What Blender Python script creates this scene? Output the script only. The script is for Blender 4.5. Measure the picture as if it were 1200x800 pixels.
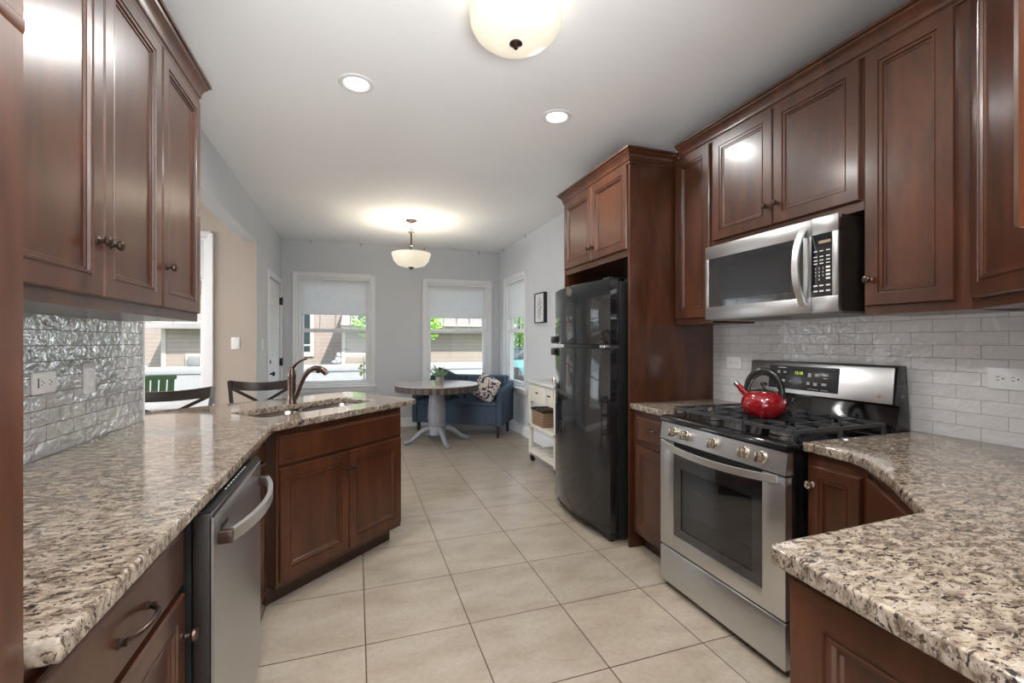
import bpy, bmesh, math, random
from mathutils import Vector, Matrix
random.seed(7)
S = bpy.context.scene
for o in list(bpy.data.objects): bpy.data.objects.remove(o)
COL = S.collection
R = math.radians
PI = math.pi

# ------------------------------------------------------------------ camera, world, sun, exposure
cam_d = bpy.data.cameras.new('camera'); cam = bpy.data.objects.new('camera', cam_d); COL.objects.link(cam)
cam_d.sensor_width = 36.0; cam_d.lens = 531.5/1200*36.0; cam_d.clip_start = 0.02; cam_d.clip_end = 300
cam.location = (0, 0, 1.303); cam.rotation_euler = (R(90), 0, -0.3304)
S.camera = cam
W = bpy.data.worlds.new('sky'); S.world = W; W.use_nodes = True
wn = W.node_tree.nodes; wl = W.node_tree.links; wn.clear()
wo = wn.new('ShaderNodeOutputWorld'); wb = wn.new('ShaderNodeBackground'); wg = wn.new('ShaderNodeValToRGB')
wt = wn.new('ShaderNodeTexCoord'); ws = wn.new('ShaderNodeSeparateXYZ')
wl.new(wt.outputs['Generated'], ws.inputs[0]); wl.new(ws.outputs['Z'], wg.inputs[0])
wg.color_ramp.elements[0].position = 0.0; wg.color_ramp.elements[0].color = (0.86, 0.90, 0.95, 1)
wg.color_ramp.elements[1].position = 0.7; wg.color_ramp.elements[1].color = (0.50, 0.66, 0.95, 1)
wl.new(wg.outputs[0], wb.inputs[0]); wb.inputs[1].default_value = 2.2
wl.new(wb.outputs[0], wo.inputs[0])
sun_d = bpy.data.lights.new('sun', 'SUN'); sun = bpy.data.objects.new('sun', sun_d); COL.objects.link(sun)
sun_d.energy = 5.6; sun_d.angle = R(0.6); sun_d.color = (1.0, 0.96, 0.90)
sun.rotation_euler = Vector((0.38, -0.60, 0.78)).to_track_quat('Z', 'Y').to_euler()
sun.location = (3, -6, 9)
CAN_W = 11.5
FLUSH_W = 0.22
PEND_W = 8.0
def window_light(name, loc, rot, sx, sy, power):
    d = bpy.data.lights.new(name, 'AREA'); d.shape = 'RECTANGLE'; d.size = sx; d.size_y = sy; d.energy = power
    d.color = (0.93, 0.96, 1.0)
    o = bpy.data.objects.new(name, d); COL.objects.link(o); o.location = loc; o.rotation_euler = rot
    return o
# added fill lamps standing in for daylight at made-up unseen openings, rear and dining
window_light('added_rear_fill', (0.3, -3.22, 1.25), (R(-90), 0, 0), 2.6, 2.1, 170)
window_light('added_dining_fill', (-5.93, 3.2, 1.5), (0, R(-90), 0), 1.5, 2.4, 115)
# added unseen upward lamp brightening the ceiling, imitating a bounced flash
fl = window_light('added_ceiling_fill', (0.35, -1.0, 0.9), (R(180), 0, 0), 1.8, 1.8, 215)
S.view_settings.view_transform = 'Standard'
S.view_settings.look = 'None'
S.view_settings.gamma = 1.0
S.view_settings.use_curve_mapping = False
S.view_settings.exposure = 0.62

# ------------------------------------------------------------------ node material helpers
def new_mat(name):
    m = bpy.data.materials.new(name); m.use_nodes = True
    nt = m.node_tree
    return m, nt, nt.nodes['Principled BSDF']
def node(nt, typ, **kw):
    n = nt.nodes.new(typ)
    for k, v in kw.items():
        if k.startswith('i_'): n.inputs[k[2:].replace('_', ' ')].default_value = v
        else: setattr(n, k, v)
    return n
def ramp(nt, stops, interp='LINEAR'):
    n = nt.nodes.new('ShaderNodeValToRGB'); e = n.color_ramp.elements; n.color_ramp.interpolation = interp
    while len(e) < len(stops): e.new(0.5)
    for i, (p, c) in enumerate(stops):
        e[i].position = p; e[i].color = (c, c, c, 1) if isinstance(c, (int, float)) else (*c, 1)
    return n
def mixc(nt, fac, a, b, mode='MIX'):
    n = nt.nodes.new('ShaderNodeMix'); n.data_type = 'RGBA'; n.blend_type = mode
    for idx, v in ((0, fac), (6, a), (7, b)):
        if hasattr(v, 'links') or isinstance(v, bpy.types.NodeSocket): nt.links.new(v, n.inputs[idx])
        elif isinstance(v, (int, float)): n.inputs[idx].default_value = v if idx == 0 else (v, v, v, 1)
        else: n.inputs[idx].default_value = (*v, 1)
    return n.outputs[2]
def pos(nt, scale=(1, 1, 1), loc=(0, 0, 0), rot=(0, 0, 0), obj=False):
    if obj:
        g = nt.nodes.new('ShaderNodeTexCoord'); src = g.outputs['Object']
    else:
        g = nt.nodes.new('ShaderNodeNewGeometry'); src = g.outputs['Position']
    m = nt.nodes.new('ShaderNodeMapping'); nt.links.new(src, m.inputs[0])
    m.inputs['Location'].default_value = loc; m.inputs['Rotation'].default_value = rot; m.inputs['Scale'].default_value = scale
    return m.outputs[0]
def noise(nt, vec, scale, detail=4, rough=0.55, dist=0.0):
    n = nt.nodes.new('ShaderNodeTexNoise'); nt.links.new(vec, n.inputs['Vector'])
    n.inputs['Scale'].default_value = scale; n.inputs['Detail'].default_value = detail
    n.inputs['Roughness'].default_value = rough; n.inputs['Distortion'].default_value = dist
    return n.outputs[0]
def bump(nt, bs, h, strength, dist=0.01):
    b = nt.nodes.new('ShaderNodeBump'); b.inputs['Strength'].default_value = strength; b.inputs['Distance'].default_value = dist
    nt.links.new(h, b.inputs['Height']); nt.links.new(b.outputs[0], bs.inputs['Normal'])
    return b
MATS = {}
def simple(name, col, rough=0.5, metal=0.0, var=0.06, nscale=8.0, coat=0.0, bmp=0.0, spec=0.5):
    m, nt, bs = new_mat(name)
    v = pos(nt); n = noise(nt, v, nscale)
    r = ramp(nt, [(0.3, tuple(c*(1-var) for c in col)), (0.7, tuple(min(1, c*(1+var)) for c in col))])
    nt.links.new(n, r.inputs[0]); nt.links.new(r.outputs[0], bs.inputs['Base Color'])
    bs.inputs['Roughness'].default_value = rough; bs.inputs['Metallic'].default_value = metal
    bs.inputs['Coat Weight'].default_value = coat; bs.inputs['Coat Roughness'].default_value = 0.08
    bs.inputs['Specular IOR Level'].default_value = spec
    if bmp:
        bump(nt, bs, noise(nt, v, 120), bmp, 0.002)
    MATS[name] = m
    return m
def wood(name, dark, mid, light, rough=0.32, coat=0.33, scale=(5, 5, 1.0)):
    m, nt, bs = new_mat(name)
    v = pos(nt, scale=scale)
    big = noise(nt, v, 2.2, 5, 0.6, 0.6)
    r = ramp(nt, [(0.25, dark), (0.5, mid), (0.78, light)])
    nt.links.new(big, r.inputs[0])
    fine = noise(nt, pos(nt, scale=(scale[0]*9, scale[1]*9, scale[2]*3)), 3.0, 3, 0.6)
    fr = ramp(nt, [(0.3, 0.86), (0.7, 1.0)]); nt.links.new(fine, fr.inputs[0])
    c = mixc(nt, 1.0, r.outputs[0], fr.outputs[0], 'MULTIPLY')
    nt.links.new(c, bs.inputs['Base Color'])
    bs.inputs['Roughness'].default_value = rough; bs.inputs['Coat Weight'].default_value = coat
    bs.inputs['Coat Roughness'].default_value = 0.16
    bump(nt, bs, fine, 0.012, 0.001)
    MATS[name] = m
    return m
WOOD = wood('cherry_stained_maple', (0.034, 0.0092, 0.0032), (0.064, 0.0185, 0.0060), (0.115, 0.0360, 0.0118))
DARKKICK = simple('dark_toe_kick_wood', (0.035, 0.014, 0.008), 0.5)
GROOVE = simple('cabinet_interior_black', (0.010, 0.007, 0.006), 0.7)
BRONZE = simple('oil_rubbed_bronze', (0.085, 0.055, 0.045), 0.32, 0.9, 0.15, 40)
COPPERBRONZE = simple('brushed_copper_bronze', (0.125, 0.085, 0.068), 0.30, 0.9, 0.15, 30)
WALL = simple('blue_grey_wall_paint', (0.60, 0.615, 0.635), 0.75, 0, 0.015, 3, 0, 0.03)
BEIGE = simple('beige_wall_paint', (0.42, 0.355, 0.30), 0.75, 0, 0.015, 3, 0, 0.03)
CEIL = simple('white_ceiling_paint', (0.87, 0.865, 0.85), 0.85, 0, 0.01, 2)
TRIM = simple('white_trim_paint', (0.80, 0.80, 0.81), 0.4, 0, 0.01, 5)
WHITEPL = simple('white_plastic', (0.78, 0.78, 0.77), 0.35, 0, 0.01)
BLACKPL = simple('black_plastic', (0.012, 0.012, 0.013), 0.35)
CHROME = simple('polished_chrome', (0.75, 0.74, 0.72), 0.12, 1.0, 0.02)
NICKEL = simple('warm_satin_nickel', (0.58, 0.52, 0.43), 0.25, 1.0, 0.06)
BLACKGLOSS = simple('gloss_black_enamel', (0.006, 0.006, 0.007), 0.08, 0, 0.02, 8, 0.3)
FRIDGEBLACK = simple('gloss_black_appliance_paint', (0.010, 0.010, 0.011), 0.045, 0, 0.02, 8, 0.3, 0, 0.4)
CASTIRON = simple('black_cast_iron', (0.050, 0.050, 0.053), 0.42, 0.2, 0.1, 60, 0, 0.15)
DARKGLASS = simple('dark_oven_glass', (0.012, 0.012, 0.014), 0.04, 0, 0.02, 8, 0.6, 0, 0.8)
PANELGREY = simple('charcoal_control_glass', (0.035, 0.036, 0.040), 0.15)
SIDEBROWN = simple('dark_brown_appliance_side', (0.016, 0.011, 0.009), 0.4)
WHITEINK = simple('white_legend_ink', (0.70, 0.70, 0.70), 0.6)
def steel(name, axis, col=(0.60, 0.60, 0.60), rough=0.31):
    m, nt, bs = new_mat(name)
    sc = [2.0, 2.0, 2.0]
    for i in range(3):
        if i != axis: sc[i] = 260.0
    v = pos(nt, scale=tuple(sc)); n = noise(nt, v, 1.0, 3)
    r = ramp(nt, [(0.3, tuple(c*0.975 for c in col)), (0.7, tuple(min(1, c*1.02) for c in col))]); nt.links.new(n, r.inputs[0])
    nt.links.new(r.outputs[0], bs.inputs['Base Color'])
    bs.inputs['Roughness'].default_value = rough
    bs.inputs['Metallic'].default_value = 1.0
    MATS[name] = m
    return m
STEEL = steel('brushed_stainless_steel', 1)
HANDLE = simple('satin_aluminium_handle', (0.78, 0.78, 0.78), 0.34, 1.0, 0.02)
STEELV = steel('brushed_stainless_door_skin', 2, (0.52, 0.52, 0.53), 0.32)
SINKSTEEL = steel('stainless_sink_bowl', 0, (0.55, 0.50, 0.46), 0.22)
def granite(name):
    m, nt, bs = new_mat(name)
    v = pos(nt, scale=(1, 1, 1), rot=(0, 0, R(35)))
    vs = pos(nt, scale=(1.0, 1.9, 1.2), rot=(0, 0, R(62)))
    a = noise(nt, vs, 29, 6, 0.62, 0.7)
    base = ramp(nt, [(0.32, (0.085, 0.060, 0.044)), (0.44, (0.19, 0.145, 0.106)), (0.53, (0.315, 0.255, 0.195)), (0.70, (0.43, 0.375, 0.31))])
    nt.links.new(a, base.inputs[0])
    b = noise(nt, v, 9, 4, 0.6, 0.4)
    br = ramp(nt, [(0.54, 0.0), (0.66, 0.55)]); nt.links.new(b, br.inputs[0])
    c1 = mixc(nt, br.outputs[0], base.outputs[0], (0.165, 0.135, 0.115))
    d = noise(nt, vs, 70, 3, 0.55, 1.1)
    dr = ramp(nt, [(0.570, 0.0), (0.615, 0.94)]); nt.links.new(d, dr.inputs[0])
    c2 = mixc(nt, dr.outputs[0], c1, (0.055, 0.036, 0.030))
    e = noise(nt, vs, 40, 2, 0.5, 0.8)
    er = ramp(nt, [(0.61, 0.0), (0.65, 0.95)]); nt.links.new(e, er.inputs[0])
    c3 = mixc(nt, er.outputs[0], c2, (0.022, 0.018, 0.018))
    f = noise(nt, v, 150, 2, 0.5)
    fr = ramp(nt, [(0.62, 0.0), (0.70, 0.55)]); nt.links.new(f, fr.inputs[0])
    c4 = mixc(nt, fr.outputs[0], c3, (0.46, 0.43, 0.385))
    nt.links.new(c4, bs.inputs['Base Color'])
    bs.inputs['Roughness'].default_value = 0.08; bs.inputs['Coat Weight'].default_value = 0.12; bs.inputs['Coat Roughness'].default_value = 0.03
    MATS[name] = m
    return m
GRANITE = granite('polished_speckled_granite')
def floor_mat():
    m, nt, bs = new_mat('beige_porcelain_floor_tile')
    v = pos(nt, loc=(-0.037, -2.0475, 0))
    br = node(nt, 'ShaderNodeTexBrick', offset=0.0, squash=1.0)
    nt.links.new(v, br.inputs['Vector'])
    br.inputs['Scale'].default_value = 1.0; br.inputs['Brick Width'].default_value = 0.46; br.inputs['Row Height'].default_value = 0.46
    br.inputs['Mortar Size'].default_value = 0.0028; br.inputs['Mortar Smooth'].default_value = 0.1; br.inputs['Bias'].default_value = 0.0
    br.inputs['Color1'].default_value = (0.0, 0.0, 0.0, 1); br.inputs['Color2'].default_value = (1, 1, 1, 1)
    n1 = noise(nt, pos(nt, scale=(1, 2.2, 1), rot=(0, 0, R(25))), 3.2, 7, 0.6, 0.25)
    r1 = ramp(nt, [(0.28, (0.285, 0.233, 0.174)), (0.5, (0.355, 0.297, 0.232)), (0.72, (0.405, 0.347, 0.282))]); nt.links.new(n1, r1.inputs[0])
    n2 = noise(nt, pos(nt), 45, 4, 0.6)
    r2 = ramp(nt, [(0.3, 0.88), (0.7, 1.05)]); nt.links.new(n2, r2.inputs[0])
    c = mixc(nt, 1.0, r1.outputs[0], r2.outputs[0], 'MULTIPLY')
    tone = ramp(nt, [(0.0, 0.93), (1.0, 1.04)]); nt.links.new(br.outputs['Color'], tone.inputs[0])
    c = mixc(nt, 1.0, c, tone.outputs[0], 'MULTIPLY')
    c = mixc(nt, br.outputs['Fac'], c, (0.075, 0.045, 0.03))
    nt.links.new(c, bs.inputs['Base Color'])
    bs.inputs['Roughness'].default_value = 0.30
    inv = ramp(nt, [(0.0, 1.0), (1.0, 0.0)]); nt.links.new(br.outputs['Fac'], inv.inputs[0])
    bump(nt, bs, inv.outputs[0], 0.4, 0.003)
    return m
FLOOR = floor_mat()
def splash(name, rot, y0, col, wav):
    # handmade glossy subway tile, 157 x 53.5 mm, running bond
    m, nt, bs = new_mat(name)
    g = nt.nodes.new('ShaderNodeNewGeometry'); sx = nt.nodes.new('ShaderNodeSeparateXYZ'); cx = nt.nodes.new('ShaderNodeCombineXYZ')
    nt.links.new(g.outputs['Position'], sx.inputs[0])
    ay = node(nt, 'ShaderNodeMath', operation='SUBTRACT'); nt.links.new(sx.outputs['Y'], ay.inputs[0]); ay.inputs[1].default_value = y0
    az = node(nt, 'ShaderNodeMath', operation='SUBTRACT'); nt.links.new(sx.outputs['Z'], az.inputs[0]); az.inputs[1].default_value = 0.914
    nt.links.new(ay.outputs[0], cx.inputs[0]); nt.links.new(az.outputs[0], cx.inputs[1])
    br = node(nt, 'ShaderNodeTexBrick', offset=0.5, squash=1.0)
    nt.links.new(cx.outputs[0], br.inputs['Vector'])
    br.inputs['Scale'].default_value = 1.0; br.inputs['Brick Width'].default_value = 0.157; br.inputs['Row Height'].default_value = 0.0535
    br.inputs['Mortar Size'].default_value = 0.0013; br.inputs['Mortar Smooth'].default_value = 0.25
    br.inputs['Color1'].default_value = (0, 0, 0, 1); br.inputs['Color2'].default_value = (1, 1, 1, 1)
    tone = ramp(nt, [(0, tuple(c*0.96 for c in col)), (1, tuple(min(1, c*1.03) for c in col))]); nt.links.new(br.outputs['Color'], tone.inputs[0])
    c = mixc(nt, br.outputs['Fac'], tone.outputs[0], (0.33, 0.32, 0.31) if wav < 0.5 else (0.10, 0.095, 0.09))
    nt.links.new(c, bs.inputs['Base Color'])
    rr = ramp(nt, [(0, 0.05), (1, 0.6)]); nt.links.new(br.outputs['Fac'], rr.inputs[0]); nt.links.new(rr.outputs[0], bs.inputs['Roughness'])
    wv = noise(nt, pos(nt, scale=(1, 1, 1.2)), 19, 2, 0.5, 0.3)
    per = noise(nt, cx.outputs[0], 1.0, 0)
    inv = ramp(nt, [(0.0, 1.0), (1.0, 0.0)]); nt.links.new(br.outputs['Fac'], inv.inputs[0])
    b1 = nt.nodes.new('ShaderNodeBump'); b1.inputs['Strength'].default_value = wav; b1.inputs['Distance'].default_value = 0.016
    nt.links.new(wv, b1.inputs['Height'])
    b2 = nt.nodes.new('ShaderNodeBump'); b2.inputs['Strength'].default_value = 0.6; b2.inputs['Distance'].default_value = 0.0015
    nt.links.new(inv.outputs[0], b2.inputs['Height']); nt.links.new(b1.outputs[0], b2.inputs['Normal'])
    nt.links.new(b2.outputs[0], bs.inputs['Normal'])
    bs.inputs['IOR'].default_value = 1.8
    bs.inputs['Metallic'].default_value = 0.5 if wav > 0.5 else 0.0
    return m
SPLASH_R = splash('white_glazed_subway_tile', 0, 1.152, (0.72, 0.71, 0.70), 0.48)
SPLASH_L = splash('glazed_subway_tile', 0, 1.02, (0.62, 0.61, 0.61), 0.52)
def glass_mat():
    m = bpy.data.materials.new('clear_window_glass'); m.use_nodes = True; nt = m.node_tree; nt.nodes.clear()
    o = nt.nodes.new('ShaderNodeOutputMaterial'); t = nt.nodes.new('ShaderNodeBsdfTransparent'); g = nt.nodes.new('ShaderNodeBsdfGlossy')
    g.inputs['Roughness'].default_value = 0.02; t.inputs[0].default_value = (0.97, 0.98, 0.98, 1)
    lw = nt.nodes.new('ShaderNodeLayerWeight'); lw.inputs[0].default_value = 0.5; pw = node(nt, 'ShaderNodeMath', operation='POWER'); nt.links.new(lw.outputs['Facing'], pw.inputs[0]); pw.inputs[1].default_value = 5.0; f = node(nt, 'ShaderNodeMath', operation='MULTIPLY_ADD'); nt.links.new(pw.outputs[0], f.inputs[0]); f.inputs[1].default_value = 0.92; f.inputs[2].default_value = 0.04; mx = nt.nodes.new('ShaderNodeMixShader')
    nt.links.new(f.outputs[0], mx.inputs[0]); nt.links.new(t.outputs[0], mx.inputs[1]); nt.links.new(g.outputs[0], mx.inputs[2]); nt.links.new(mx.outputs[0], o.inputs[0])
    return m
GLASS = glass_mat()
def tinted_glass():
    m = bpy.data.materials.new('smoked_oven_glass'); m.use_nodes = True; nt = m.node_tree; nt.nodes.clear()
    o = nt.nodes.new('ShaderNodeOutputMaterial'); t = nt.nodes.new('ShaderNodeBsdfTransparent'); g = nt.nodes.new('ShaderNodeBsdfGlossy')
    g.inputs['Roughness'].default_value = 0.03; t.inputs[0].default_value = (0.40, 0.40, 0.41, 1)
    lw = nt.nodes.new('ShaderNodeLayerWeight'); lw.inputs[0].default_value = 0.5; pw = node(nt, 'ShaderNodeMath', operation='POWER'); nt.links.new(lw.outputs['Facing'], pw.inputs[0]); pw.inputs[1].default_value = 5.0; f = node(nt, 'ShaderNodeMath', operation='MULTIPLY_ADD'); nt.links.new(pw.outputs[0], f.inputs[0]); f.inputs[1].default_value = 0.88; f.inputs[2].default_value = 0.10; mx = nt.nodes.new('ShaderNodeMixShader')
    nt.links.new(f.outputs[0], mx.inputs[0]); nt.links.new(t.outputs[0], mx.inputs[1]); nt.links.new(g.outputs[0], mx.inputs[2]); nt.links.new(mx.outputs[0], o.inputs[0])
    return m
SMOKED = tinted_glass()
def emis(name, col, strength, base=(0.8, 0.78, 0.72), rough=0.35):
    m, nt, bs = new_mat(name)
    v = pos(nt); n = noise(nt, v, 9, 3, 0.5, 0.4)
    r = ramp(nt, [(0.3, tuple(c*0.86 for c in col)), (0.7, col)]); nt.links.new(n, r.inputs[0])
    bs.inputs['Base Color'].default_value = (*base, 1); bs.inputs['Roughness'].default_value = rough
    nt.links.new(r.outputs[0], bs.inputs['Emission Color']); bs.inputs['Emission Strength'].default_value = strength
    return m
BOWL = emis('lit_alabaster_glass', (1.0, 0.87, 0.65), 0.37, (0.62, 0.58, 0.50))
CANLENS = emis('lit_led_lens', (1.0, 0.98, 0.94), 3.0)
LCD = emis('green_clock_digits', (0.65, 0.85, 0.08), 1.0, (0.05, 0.06, 0.02))
def shade_mat():
    m = bpy.data.materials.new('white_linen_shade_fabric'); m.use_nodes = True; nt = m.node_tree; nt.nodes.clear()
    o = nt.nodes.new('ShaderNodeOutputMaterial'); d = nt.nodes.new('ShaderNodeBsdfDiffuse'); t = nt.nodes.new('ShaderNodeBsdfTranslucent'); mx = nt.nodes.new('ShaderNodeMixShader')
    a = noise(nt, pos(nt, scale=(4, 4, 160)), 3, 3); b = noise(nt, pos(nt, scale=(160, 160, 4)), 3, 3)
    ad = node(nt, 'ShaderNodeMath', operation='ADD'); nt.links.new(a, ad.inputs[0]); nt.links.new(b, ad.inputs[1])
    r = ramp(nt, [(0.36, (0.78, 0.78, 0.78)), (0.62, (0.92, 0.92, 0.92))]); 
    h = node(nt, 'ShaderNodeMath', operation='MULTIPLY'); nt.links.new(ad.outputs[0], h.inputs[0]); h.inputs[1].default_value = 0.5
    nt.links.new(h.outputs[0], r.inputs[0])
    nt.links.new(r.outputs[0], d.inputs[0]); nt.links.new(r.outputs[0], t.inputs[0])
    mx.inputs[0].default_value = 0.4
    nt.links.new(d.outputs[0], mx.inputs[1]); nt.links.new(t.outputs[0], mx.inputs[2]); nt.links.new(mx.outputs[0], o.inputs[0])
    return m
SHADE = shade_mat()
def stripes(name, base, dark, pitch, axis='Z', rough=0.6, width=0.12):
    m, nt, bs = new_mat(name)
    g = nt.nodes.new('ShaderNodeNewGeometry'); sx = nt.nodes.new('ShaderNodeSeparateXYZ'); nt.links.new(g.outputs['Position'], sx.inputs[0])
    d = node(nt, 'ShaderNodeMath', operation='DIVIDE'); nt.links.new(sx.outputs[axis], d.inputs[0]); d.inputs[1].default_value = pitch
    f = node(nt, 'ShaderNodeMath', operation='FRACT'); nt.links.new(d.outputs[0], f.inputs[0])
    r = ramp(nt, [(0.0, dark), (width, base), (0.92, base), (1.0, tuple(min(1, c*1.05) for c in base))]); nt.links.new(f.outputs[0], r.inputs[0])
    n = noise(nt, pos(nt), 3); r2 = ramp(nt, [(0.3, 0.94), (0.7, 1.03)]); nt.links.new(n, r2.inputs[0])
    nt.links.new(mixc(nt, 1.0, r.outputs[0], r2.outputs[0], 'MULTIPLY'), bs.inputs['Base Color'])
    bump(nt, bs, f.outputs[0], 0.5, 0.02)
    bs.inputs['Roughness'].default_value = rough
    return m
SIDING = stripes('tan_vinyl_siding', (0.42, 0.335, 0.28), (0.19, 0.145, 0.12), 0.115)
SHINGLE = stripes('brown_asphalt_shingles', (0.26, 0.22, 0.18), (0.14, 0.12, 0.10), 0.11, 'Z', 0.9)
TANTRIM = simple('tan_house_trim', (0.56, 0.49, 0.40), 0.6)
VINYL = simple('white_vinyl_fence', (0.44, 0.435, 0.425), 0.5)
GRASS = simple('lawn_grass', (0.055, 0.095, 0.03), 0.9, 0, 0.4, 6)
CONC = simple('pale_patio_concrete', (0.50, 0.49, 0.46), 0.85, 0, 0.1, 5)
def leafm(name, a, b):
    m, nt, bs = new_mat(name)
    n = noise(nt, pos(nt), 9, 2); r = ramp(nt, [(0.35, a), (0.65, b)]); nt.links.new(n, r.inputs[0]); nt.links.new(r.outputs[0], bs.inputs['Base Color'])
    bs.inputs['Roughness'].default_value = 0.55
    bs.inputs['Transmission Weight'].default_value = 0.0
    return m
LEAF = leafm('bright_spring_leaves', (0.16, 0.36, 0.03), (0.36, 0.62, 0.08))
LEAFD = leafm('mid_green_leaves', (0.12, 0.27, 0.05), (0.28, 0.46, 0.10))
BARK = simple('grey_brown_bark', (0.14, 0.10, 0.07), 0.9, 0, 0.25, 20)
GREENPL = simple('green_painted_slats', (0.06, 0.18, 0.05), 0.5, 0, 0.15, 8)
BLACKWOOD = wood('espresso_stained_wood', (0.012, 0.007, 0.005), (0.022, 0.013, 0.009), (0.035, 0.021, 0.015), 0.35, 0.3)
NAVY = simple('slate_blue_upholstery', (0.036, 0.058, 0.086), 0.85, 0, 0.2, 90, 0, 0.35)
NAVYD = simple('charcoal_navy_pillow_fabric', (0.030, 0.033, 0.050), 0.9, 0, 0.2, 90, 0, 0.3)
DARKLEG = simple('near_black_wooden_leg', (0.015, 0.012, 0.011), 0.45)
TABLEGREY = simple('pale_grey_painted_wood', (0.215, 0.215, 0.235), 0.45, 0, 0.08, 12)
TABLETOPM = wood('weathered_grey_tabletop', (0.34, 0.30, 0.27), (0.44, 0.40, 0.37), (0.52, 0.48, 0.46), 0.22, 0.5, (1.2, 9, 9))
CARTW = simple('cream_painted_cart_wood', (0.66, 0.62, 0.54), 0.5, 0, 0.04, 9)
CARTTOP = simple('pale_grey_cart_top', (0.56, 0.56, 0.56), 0.35, 0, 0.03, 9)
BASKET = stripes('woven_seagrass', (0.30, 0.19, 0.12), (0.08, 0.05, 0.035), 0.028, 'Z', 0.9, 0.35)
REDEN = simple('glossy_red_enamel', (0.22, 0.005, 0.007), 0.10, 0.0, 0.04, 6, 0.8)
KETTLEBLK = simple('black_phenolic_handle', (0.015, 0.014, 0.014), 0.25)
def pillow_mat():
    m, nt, bs = new_mat('cream_and_black_ikat_print')
    n = noise(nt, pos(nt, scale=(1, 1, 1)), 13, 1, 0.4, 1.4)
    r = ramp(nt, [(0.43, (0.035, 0.033, 0.05)), (0.47, (0.66, 0.60, 0.54)), (0.60, (0.70, 0.64, 0.58)), (0.64, (0.20, 0.16, 0.18))]); nt.links.new(n, r.inputs[0])
    nt.links.new(r.outputs[0], bs.inputs['Base Color']); bs.inputs['Roughness'].default_value = 0.9
    return m
PILLOW = pillow_mat()
def art_mat():
    m, nt, bs = new_mat('grey_botanical_print')
    n = noise(nt, pos(nt, scale=(1, 6, 3)), 6, 3, 0.6, 1.2)
    g = pos(nt, loc=(0, -5.245/0.085, -1.7225/0.16), scale=(0, 1/0.085, 1/0.16))
    gr = node(nt, 'ShaderNodeTexGradient', gradient_type='SPHERICAL'); nt.links.new(g, gr.inputs[0])
    r = ramp(nt, [(0.45, 0.0), (0.52, 1.0)]); nt.links.new(n, r.inputs[0])
    gg = ramp(nt, [(0.0, 0.0), (0.25, 1.0)]); nt.links.new(gr.outputs[0], gg.inputs[0])
    mu = mixc(nt, 1.0, r.outputs[0], gg.outputs[0], 'MULTIPLY')
    c = mixc(nt, mu, (0.72, 0.72, 0.73), (0.28, 0.29, 0.31))
    nt.links.new(c, bs.inputs['Base Color']); bs.inputs['Roughness'].default_value = 0.5
    return m
ART = art_mat()
TEAL = simple('teal_car_paint', (0.10, 0.32, 0.30), 0.2, 0, 0.03, 5, 0.6)
CARGLASS = simple('dark_car_glass', (0.03, 0.045, 0.05), 0.05)
RUBBER = simple('black_tyre_rubber', (0.02, 0.02, 0.02), 0.8)
SOIL = simple('dark_potting_soil', (0.05, 0.035, 0.025), 0.95)
ALOE = leafm('grey_green_succulent_leaves', (0.10, 0.20, 0.09), (0.24, 0.36, 0.20))
POTG = simple('clear_grey_pot_glass', (0.24, 0.20, 0.17), 0.15, 0, 0.2, 60)
YELLOWFL = simple('pale_yellow_petals', (0.62, 0.56, 0.16), 0.7)

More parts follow.
